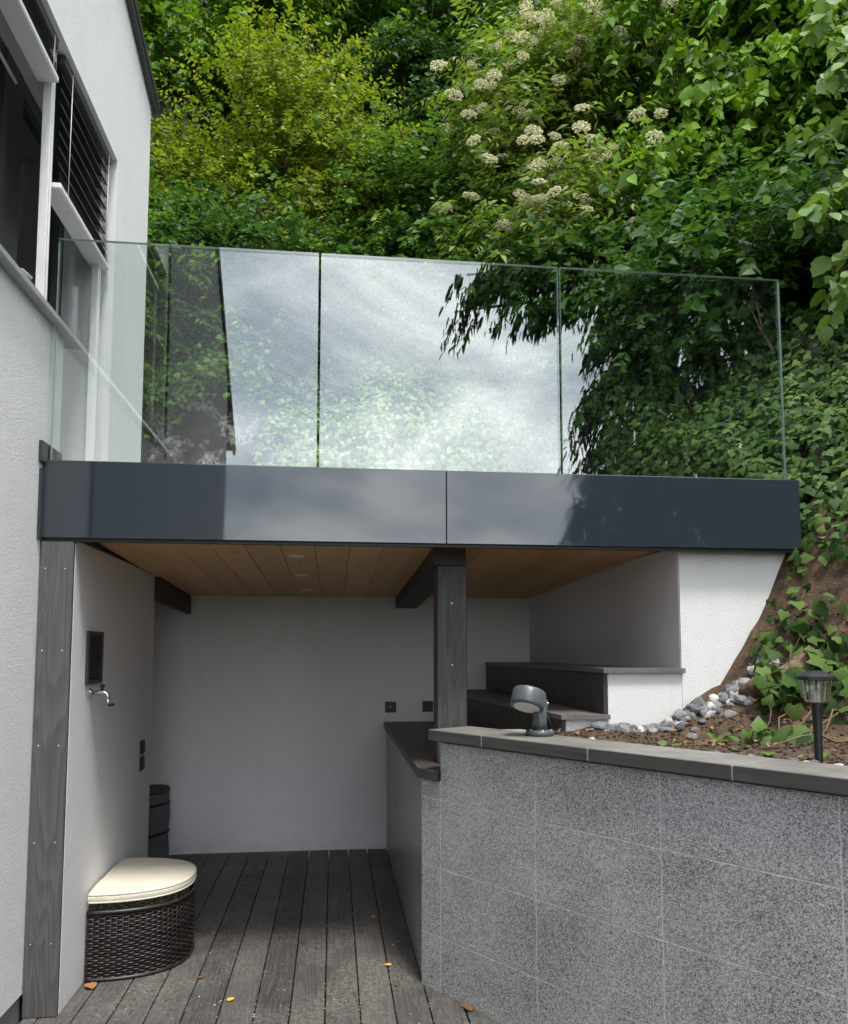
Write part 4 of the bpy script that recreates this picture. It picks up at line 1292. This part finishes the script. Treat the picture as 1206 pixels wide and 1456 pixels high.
make_plant('ivy_clad_tree', 'dark green ivy-clad tree behind the flowering elder', 'tree', [(0.9, 10.4, 9.5, 1.35, 1.0, 1.7), (1.35, 9.9, 7.8, 0.75, 0.7, 1.35), (2.6, 10.8, 10.1, 1.2, 0.9, 1.3)], 2900, 11, 0.085, SIMPLE, M['lf_dark'], 0.36, 0.55, trunk=(1.1, 11.0), tr=0.10)
eo, eB, eD = make_plant('elder_shrub', 'elder shrub with flat cream flower heads', 'shrub', [(2.15, 8.0, 6.95, 0.72, 0.55, 1.0), (2.05, 7.7, 5.75, 0.85, 0.55, 0.9), (2.45, 8.1, 7.9, 0.45, 0.4, 0.6)], 1900, 9, 0.105, NARROW, M['lf_elder'], 0.36, 0.35, trunk=(2.3, 8.8), pend=0.35)
make_plant('clematis_tree', 'fresh green tree with hanging leafy shoots overhanging the slope', 'tree', [(4.1, 8.0, 8.1, 1.6, 1.1, 1.35), (5.5, 7.6, 7.6, 1.5, 1.1, 1.8), (4.0, 7.8, 6.6, 0.85, 0.7, 0.85), (3.3, 8.6, 8.8, 0.7, 0.6, 0.8)], 3600, 10, 0.108, ROUND, M['lf_climb'], 0.46, 0.75, trunk=(4.6, 8.9), tr=0.09, pend=0.45)
make_plant('shady_bush', 'dark green bush in deep shade behind the end of the glass', 'shrub', [(3.2, 7.3, 5.0, 1.25, 0.7, 1.1), (4.5, 7.0, 5.1, 1.2, 0.7, 1.2), (2.35, 7.4, 4.6, 0.7, 0.5, 0.8)], 2900, 10, 0.078, ROUND, M['lf_dark'], 0.36, 0.4, trunk=(3.6, 7.6))
make_plant('understorey_bush', 'dark leafy undergrowth on the ivy bank behind the end of the glass', 'shrub', [(3.15, 6.0, 4.35, 0.8, 0.55, 0.7), (4.1, 5.7, 4.6, 0.9, 0.6, 0.85), (2.6, 6.5, 4.2, 0.5, 0.45, 0.55)], 1700, 10, 0.075, ROUND, M['lf_dark'], 0.34, 0.4, trunk=(3.5, 6.6), tr=0.03)
make_plant('fern_bush', 'small bright green bush behind the left glass pane near the house', 'shrub', [(-1.75, 7.5, 4.95, 0.42, 0.35, 0.60)], 560, 14, 0.066, NARROW, M['lf_climb'], 0.36, 0.4, trunk=(-1.7, 7.75), tr=0.03)
make_plant('upper_tree', 'tall dark tree high on the slope behind the house roof', 'tree', [(-3.2, 12.4, 12.2, 2.6, 1.2, 2.4)], 1500, 10, 0.15, SIMPLE, M['lf_dark'], 0.5, 0.3, trunk=(-3.2, 13), tr=0.12)
make_plant('upper_tree', 'tall dark tree high on the slope behind the ivy-clad tree', 'tree', [(2.2, 12.6, 12.3, 3.0, 1.2, 2.4)], 1800, 10, 0.15, SIMPLE, M['lf_dark'], 0.5, 0.3, trunk=(2.2, 13.2), tr=0.12)
make_plant('upper_tree', 'tall tree high on the slope behind the overhanging clematis', 'tree', [(7.4, 10.6, 11.6, 3.0, 1.4, 2.8)], 1800, 10, 0.15, SIMPLE, M['lf_dark'], 0.5, 0.3, trunk=(7.4, 11.4), tr=0.12)
make_plant('slope_bush', 'bushy green tree on the bank past the end of the glass', 'tree', [(6.6, 5.6, 6.3, 1.4, 1.2, 2.2)], 1500, 10, 0.10, ROUND, M['lf_mid'], 0.4, 0.4, trunk=(6.6, 6.0), tr=0.08, front=False)

# elder flower heads
fv, ff, nb = [], [], 0
for i in range(110):
    a = rng.uniform(0, 6.28); r = math.sqrt(rng.uniform(0, 1))
    c = np.array([r * math.cos(a) * 0.5, r * math.sin(a) * 0.5, 0.16 * (1 - r * r) + rng.normal(0, 0.03)])
    s_ = rng.uniform(0.04, 0.07)
    q = np.array([(-1, -1, 0), (1, -1, 0), (1, 1, 0), (-1, 1, 0)], float) * s_
    rot = np.array(Matrix.Rotation(rng.uniform(0, 3), 3, 'Z') @ Matrix.Rotation(rng.normal(0.4, 0.6), 3, 'X'))
    fv.append(q @ rot.T + c); ff.append(np.array([(0, 1, 2, 3)]) + nb); nb += 4
fl_me = np_mesh('flower_head', np.concatenate(fv), np.concatenate(ff)); fl_me.materials.append(M['flower'])
cand = np.where((eD[:, 1] < 0.05) & (eD[:, 2] > -0.1))[0]
rng.shuffle(cand)
picked = []
for i in cand:
    p = eB[i] + unit(eD[i]) * 0.36
    if all(np.linalg.norm(p - q) > 0.13 for q in picked):
        picked.append(p)
    if len(picked) >= 170: break
for p in picked:
    o = link('flower_head', fl_me, eo, None, Vector(p) - eo.location + Vector((0, -0.10, 0.06)), (R(random.uniform(-6, 16)), R(random.uniform(-16, 16)), random.uniform(0, 6.28)))
    s_ = random.uniform(0.10, 0.19)
    o.scale = (s_, s_, s_ * 0.7)

# ivy on the slopes
def ivy_scatter(name, label, pts, nrm, size, mat, tpl=IVY):
    n = len(pts)
    Nn = unit(nrm + rng.normal(0, 0.35, (n, 3)))
    A = rng.normal(0, 1, (n, 3)) + np.array([0, -0.25, -0.75])
    A = unit(A - Nn * (A * Nn).sum(1, keepdims=True) + Nn * 0.1)
    S = size * rng.uniform(0.55, 1.3, n)
    V, F = leaves_arrays(pts + Nn * rng.uniform(0.01, 0.10, (n, 1)), A, Nn, S, tpl)
    o = link(name, np_mesh(name, V, F), None, mat)
    tag(o, label, 'ivy', kind='stuff')
    return o
def surf(zf, xr, yr, n, dens):
    out, nr = [], []
    while len(out) < n:
        x = random.uniform(*xr); y = random.uniform(*yr)
        if random.random() > dens(x, y): continue
        z = zf(x, y); e = 0.05
        gx = (zf(x + e, y) - zf(x - e, y)) / (2 * e); gy = (zf(x, y + e) - zf(x, y - e)) / (2 * e)
        out.append((x, y, z)); nr.append((-gx, -gy, 1.0))
    return np.array(out), unit(np.array(nr))
hz = lambda x, y: H(x, y) + bumpy(x, y)
def dens_back(x, y):
    g = abs((H(x, y + 0.05) - H(x, y - 0.05)) / 0.1)
    d = 0.12 * math.sqrt(1 + g * g)
    if -2.3 < x < -0.72 and y < 7.3: return 0.0
    d *= 0.45 + 0.55 * min(1, max(0, 0.6 + 1.3 * fbm(x * 1.3, y * 1.3, 4.0, 2)))
    return min(1, d)
p_, n_ = surf(hz, (-4, 7.5), (6.92, 8.3), 36000, dens_back)
ivy_scatter('ivy_slope', 'ivy carpet on the steep slope behind the glass balustrade', p_, n_, 0.052, M['lf_ivy_sunlit'])
def bz(x, y): return on_bed(x, y)
def dens_bank(x, y):
    d = Vector((x, y, 0)) - WP
    n = d.dot(WNn)
    if n < 1.22 or (y > 3.60 and x < 2.30): return 0
    k = fbm(x * 2.2, y * 2.2, 8.0, 3)
    if n < 1.46:
        return max(0.0, min(1, (0.35 + 1.2 * k) * (0.45 + (n - 1.3) * 2.2)))
    return (0.85 + 0.5 * k) * (1.0 if y < 4.6 else 0.55)
p_, n_ = surf(bz, (1.9, 5.2), (2.0, 6.9), 34000, dens_bank)
cut = []
for i in range(2600):
    y_ = random.uniform(3.75, 6.9); zt = on_bed(2.42, y_)
    cut.append((2.33 + random.uniform(-.03, .10), y_, random.uniform(2.3, max(2.4, zt))))
p_ = np.concatenate([p_, np.array(cut)]); n_ = np.concatenate([n_, np.tile(np.array([[-0.6, -0.6, 0.4]]), (len(cut), 1))])
ivy_scatter('ivy_bank', 'ivy growing down the bank past the end of the canopy', p_, n_, 0.052, M['lf_ivy'])

# ivy trails and loose clumps on the soil
def ivy_clump(x, y, r, n, size, label, h=0.10, dirv=(-0.2, -0.6, 0.5), mat='lf_ivy'):
    z = on_bed(x, y)
    root_o = empty('ivy_plant', (x, y, z))
    a = rng.uniform(0, 6.28, n); rr = r * np.sqrt(rng.uniform(0, 1, n))
    P = np.stack([rr * np.cos(a), rr * np.sin(a) * 0.8, np.zeros(n)], 1)
    for i in range(n):
        P[i, 2] = on_bed(x + P[i, 0], y + P[i, 1]) - z + rng.uniform(0.01, h)
    Nn = unit(np.array(dirv) + rng.normal(0, 0.45, (n, 3)))
    A = rng.normal(0, 1, (n, 3)) + np.array([0, -0.4, -0.5])
    A = unit(A - Nn * (A * Nn).sum(1, keepdims=True))
    V, F = leaves_arrays(P, A, Nn, size * rng.uniform(0.55, 1.3, n), IVY)
    link('leaves', np_mesh('leaves', V, F), root_o, M[mat])
    mb = MB()
    for k in range(max(3, n // 9)):
        e = P[rng.integers(0, n)]
        s0 = Vector((rng.uniform(-r, r) * 0.5, rng.uniform(0, r), 0)); s0.z = on_bed(x + s0.x, y + s0.y) - z - 0.005
        md = s0.lerp(Vector(e), 0.5) + Vector((0, 0, 0.03))
        mb.tube([s0, md, Vector(e)], [0.003, 0.0025, 0.0015], 5)
    mb.build('stems', M['stem'], root_o)
    tag(root_o, label, 'ivy')
ivy_clump(2.10, 3.30, 0.20, 110, 0.075, 'leafy ivy clump hanging over the broken root', 0.20)
ivy_clump(2.02, 3.52, 0.09, 26, 0.055, 'small ivy sprig reaching over the white end wall', 0.16)
ivy_clump(2.22, 3.10, 0.16, 50, 0.075, 'ivy clump on the bank above the solar light', 0.14)
ivy_clump(1.84, 2.93, 0.05, 7, 0.105, 'few large ivy leaves lying on bare soil', 0.05)
ivy_clump(1.74, 3.08, 0.08, 16, 0.055, 'small ivy sprout on bare soil below the root', 0.06, mat='lf_mid')
ivy_clump(1.62, 3.15, 0.05, 9, 0.045, 'tiny pale green sprout by the stones', 0.05, mat='lf_big')
ivy_clump(2.02, 2.62, 0.09, 18, 0.095, 'large ivy leaves right beside the solar light', 0.10)
ivy_clump(2.15, 2.80, 0.12, 30, 0.075, 'ivy tuft behind the solar light', 0.10, mat='lf_mid')
for i, (x, y) in enumerate(((1.50, 2.83), (1.575, 2.72), (1.72, 2.60), (1.40, 3.10), (1.33, 3.05))):
    P = np.array([(0, 0, 0.012)]); o = link('fallen_leaf', None)
    V, F = leaves_arrays(P, np.array([[rng.normal(), rng.normal(), 0.05]]), np.array([[rng.normal(0, 0.4), -0.35, 1.0]]), np.array([rng.uniform(0.035, 0.06)]), BIG)
    bpy.data.objects.remove(o)
    o = link('fallen_leaf', np_mesh('fallen_leaf', V, F), None, M['lf_big'], (x, y, on_bed(x, y)))
    tag(o, 'fresh green leaf lying on the bare brown soil', 'leaf', 'green leaves on the soil bank')
# bare vine stems over the bank
rs = random.Random(21)
for i in range(11):
    x0, y0 = rs.uniform(1.95, 2.5), rs.uniform(2.8, 3.55)
    a = rs.uniform(3.4, 4.6)
    Lh = rs.uniform(0.25, 0.6)
    pts = []
    for k in range(6):
        u = k / 5
        x = x0 + math.cos(a) * Lh * u + rs.uniform(-.015, .015); y = min(3.63, y0 + math.sin(a) * Lh * u * 0.6)
        pts.append((x, y, on_bed(x, y) + 0.012 + 0.07 * math.sin(math.pi * u) * rs.uniform(0.2, 1.0)))
    o = MB().tube(pts, [0.0055, 0.005, 0.0045, 0.004, 0.003, 0.002], 6).build('vine_stem', M['stem'])
    tag(o, 'bare brown vine stem trailing down the soil bank', 'stem', 'vine stems on the soil bank')

# overhanging branch at the right with large leaves
def branch_tree():
    bx, by = 4.3, 4.6
    bz_ = on_bed(bx, by)
    r_o = empty('lime_tree', (bx, by, bz_))
    mb = MB()
    off = Vector((bx, by, bz_))
    mb.tube([Vector((0, 0, -0.3)), Vector((0.0, 0, 0.8)), Vector((-0.15, -0.05, 1.8)), Vector((-0.2, -0.1, 3.2))], [0.07, 0.06, 0.05, 0.03], 9)
    ends = []
    for (tx, ty, tz, n) in ((3.12, 4.35, 5.30, 8), (3.02, 4.5, 4.85, 8), (2.98, 4.4, 4.30, 9), (3.02, 4.35, 3.75, 7), (3.08, 4.3, 3.2, 5), (3.1, 4.5, 5.75, 9), (3.2, 4.6, 4.5, 9), (3.12, 4.2, 2.95, 4), (3.3, 4.4, 5.4, 9), (3.25, 4.6, 4.0, 8)):
        e = Vector((tx, ty, tz)) - off
        s0 = Vector((-0.15, -0.05, max(0.6, e.z + 0.35)))
        s0.z = min(s0.z, 3.1)
        md = s0.lerp(e, 0.5) + Vector((0, 0, 0.16))
        mb.tube([s0, md, e], [0.018, 0.011, 0.004], 6)
        for k in range(n):
            u = 0.30 + 0.70 * (k + 0.5) / n
            p = s0.lerp(md, u * 2) if u < 0.5 else md.lerp(e, u * 2 - 1)
            ends.append((p, (e - md).normalized()))
    mb.build('trunk', M['bark'], r_o)
    B = np.array([p[:] for p, d in ends]); D = np.array([d[:] for p, d in ends])
    B = np.repeat(B, 3, 0) + rng.normal(0, 0.06, (len(B) * 3, 3)); D = np.repeat(D, 3, 0) + rng.normal(0, 0.6, (len(B), 3))
    P, A, Nn, S = twigs(B, D, rng.uniform(0.12, 0.28, len(B)), 0.5, 4, 0.105, 0.8, 0.5, 0.55)
    V, F = leaves_arrays(P, A, Nn, S, BIG)
    link('crown', np_mesh('crown', V, F), r_o, M['lf_big'])
    tag(r_o, 'large-leaved branch tree hanging over the bank past the glass end', 'tree')
branch_tree()

# bare forked sapling on the ivy slope, seen through the glass
mb = MB()
b0 = Vector((3.06, 5.0, on_bed(3.06, 5.0)))
mb.tube([(0, 0, -0.05), (-0.04, 0, 0.12), (-0.11, 0.02, 0.27), (-0.20, 0.0, 0.43)], [0.010, 0.009, 0.007, 0.004], 7)
mb.tube([(-0.09, 0.01, 0.22), (-0.12, 0.0, 0.32), (-0.14, 0.0, 0.44)], [0.008, 0.006, 0.004], 7)
o = mb.build('bare_sapling', M['deadwood'], None, b0)
tag(o, 'bare pale forked sapling on the ivy slope behind the glass', 'sapling')

# mossy rock face
nx, nz = 46, 44
V, F = [], []
for j in range(nz):
    for i in range(nx):
        x = -2.6 + 2.05 * i / (nx - 1); z = 2.30 + 1.72 * j / (nz - 1)
        y = 6.98 + 0.16 * (z - 2.3) / 1.7 + 0.10 * fbm(x * 1.8, z * 1.8, 3.3) + 0.035 * fbm(x * 9, z * 9, 1.1, 3)
        if j == nz - 1: y += 0.35
        V.append((x, y, z))
for j in range(nz-1):
    for i in range(nx-1):
        a = j*nx+i
        F.append((a, a+1, a+nx+1, a+nx))
o = link('rock_face', np_mesh('rock_face', V, F, True), None, M['rock'])
tag(o, 'mossy dark rock face with pale lichen at the foot of the slope', 'rock', kind='structure')
# ivy fringe hanging over its top
pts, nrm = [], []
for i in range(1500):
    x = random.uniform(-2.6, -0.6); z = 3.95 + random.gauss(0, 0.13) + 0.12 * math.sin(x * 5)
    pts.append((x, 7.02 + random.uniform(-0.04, 0.2), z)); nrm.append((0, -0.7, 0.7))
ivy_scatter('ivy_fringe', 'green ivy fringe hanging over the mossy rock face', np.array(pts), np.array(nrm), 0.06, M['lf_climb'])

# ------------------------------------------------------------------ trees behind the viewer (seen mirrored in glass and fascia)
def conifer(x, y, r, h, lab, n, ext=None):
    o = empty('conifer_tree', (x, y, -0.12))
    mb = MB().tube([(0, 0, 0), (0.05, 0, h * 0.5), (0, 0, h)], [0.22, 0.14, 0.03], 9)
    B, D = [], []
    for k in range(n):
        u = random.random() ** 1.35
        z = 0.6 + (h - 1.0) * u
        a = random.uniform(0, 6.28)
        rr = r * (1.05 - 0.6 * u) * random.uniform(0.35, 1.0)
        B.append((math.cos(a) * rr, math.sin(a) * rr, z + random.uniform(-.2, .2))); D.append((math.cos(a) * 0.5, math.sin(a) * 0.5, -0.7))
    if ext:
        for (ex, ey, ez, ln) in ext:
            e = Vector((ex - x, ey - y, ez))
            s0 = Vector((0, 0, ez + 0.5))
            mb.tube([s0, s0.lerp(e, 0.5) + Vector((0, 0, 0.25)), e], [0.07, 0.05, 0.015], 6)
            for k in range(ln):
                u = random.random() ** 0.6
                p = s0.lerp(e, u) + Vector((random.gauss(0, .12), random.gauss(0, .12), 0.25 * math.sin(u * 3.14) + random.uniform(-.25, .05)))
                B.append(p[:]); D.append((e.x * 0.12, e.y * 0.1, -0.9))
    B, D = np.array(B), np.array(D)
    P, A, Nn, S = twigs(B, D, rng.uniform(0.3, 0.7, len(B)), 0.2, 8, 0.23, 0.35, 0.2, 0.8)
    V, F = leaves_arrays(P, A, Nn, S, NEEDLE)
    link('crown', np_mesh('crown', V, F), o, M['lf_needle'])
    mb.build('trunk', M['bark'], o)
    tag(o, lab, 'tree')
conifer(7.0, -6.4, 3.0, 15.0, 'tall dark conifer mirrored in the end of the glass and fascia', 10500, [(2.3, -6.0, 8.35, 130), (2.8, -6.3, 8.9, 170), (3.2, -5.8, 8.7, 170), (2.1, -6.2, 7.75, 45), (3.5, -6.1, 8.1, 120)])
conifer(9.8, -5.0, 3.0, 14, 'second dark conifer standing beyond the mirrored one', 6000)

# ------------------------------------------------------------------ fallen leaves and debris on the deck
def litter(x, y, size, mat, lab, rz=None, curl=0.3):
    tv, tf = BIG
    v = tv.copy() * size
    v[:, 0] *= 0.9
    v[:, 2] = curl * (np.abs(v[:, 0]) * 0.8 + 0.3 * (v[:, 1] - size * 0.4) ** 2 / size) + 0.002
    o = link('fallen_leaf', np_mesh('fallen_leaf', v, tf, True), None, mat, (x, y, 0.0005), (0, 0, rz if rz is not None else random.uniform(0, 6.28)))
    tag(o, lab[0], 'leaf', lab[1])
GY = ('small yellow leaf lying on the dark deck boards', 'yellow leaves on the deck')
GB = ('small brown withered leaf lying on the dark deck boards', 'brown leaves on the deck')
from math import pi
def deck_pt(px, py):   # where a leaf lies on the deck, worked out once from its place in the photograph
    return px, py
for x, y in ((-0.447, 3.665), (0.300, 3.98), (0.245, 4.72)):
    litter(x, y, 0.042, M['litter_y'], GY)
litter(-1.075, 3.86, 0.075, M['litter_o'], ('curled orange leaf lying at the foot of the wicker stool', 'orange leaf'), 0.6, 0.6)
for x, y in ((-0.62, 3.93), (0.02, 4.55), (0.02, 4.75), (-0.15, 4.33), (-0.005, 5.05), (0.18, 4.45), (0.31, 3.74), (0.56, 3.50), (-0.30, 3.95), (-0.72, 3.72), (0.03, 3.86), (0.06, 5.3)):
    litter(x, y, random.uniform(0.018, 0.034), M['litter_b'], GB)
litter(0.60, 3.44, 0.06, M['litter_b'], ('dark red-brown leaf at the foot of the granite wall', 'leaf'), 0.3, 0.7)
VV, FF, nb = [], [], 0
rs = random.Random(3)
for i in range(1100):
    x = -0.018 + 0.15 * rs.randrange(-7, 6) - 0.003 + rs.gauss(0, 0.004) if rs.random() < 0.45 else rs.uniform(-1.1, 0.95)
    y = 2.9 + 2.4 * rs.random() ** 1.7
    if x > 0.43 and y > 3.60 - (x - 0.5) * 1.5: continue
    v0, f0 = cm[rs.randrange(6)]
    s_ = rs.uniform(0.002, 0.006) * (2 if rs.random() < 0.06 else 1)
    VV.append(v0 * s_ * np.array([rs.uniform(.8, 2), 1, .5]) + np.array([x, y, s_ * 0.2])); FF.append(f0 + nb); nb += len(v0)
o = link('deck_crumbs', np_mesh('deck_crumbs', np.concatenate(VV), np.concatenate(FF)), None, M['litter_p'])
tag(o, 'pale crumbs and bits of debris scattered on the deck', 'debris', kind='stuff')
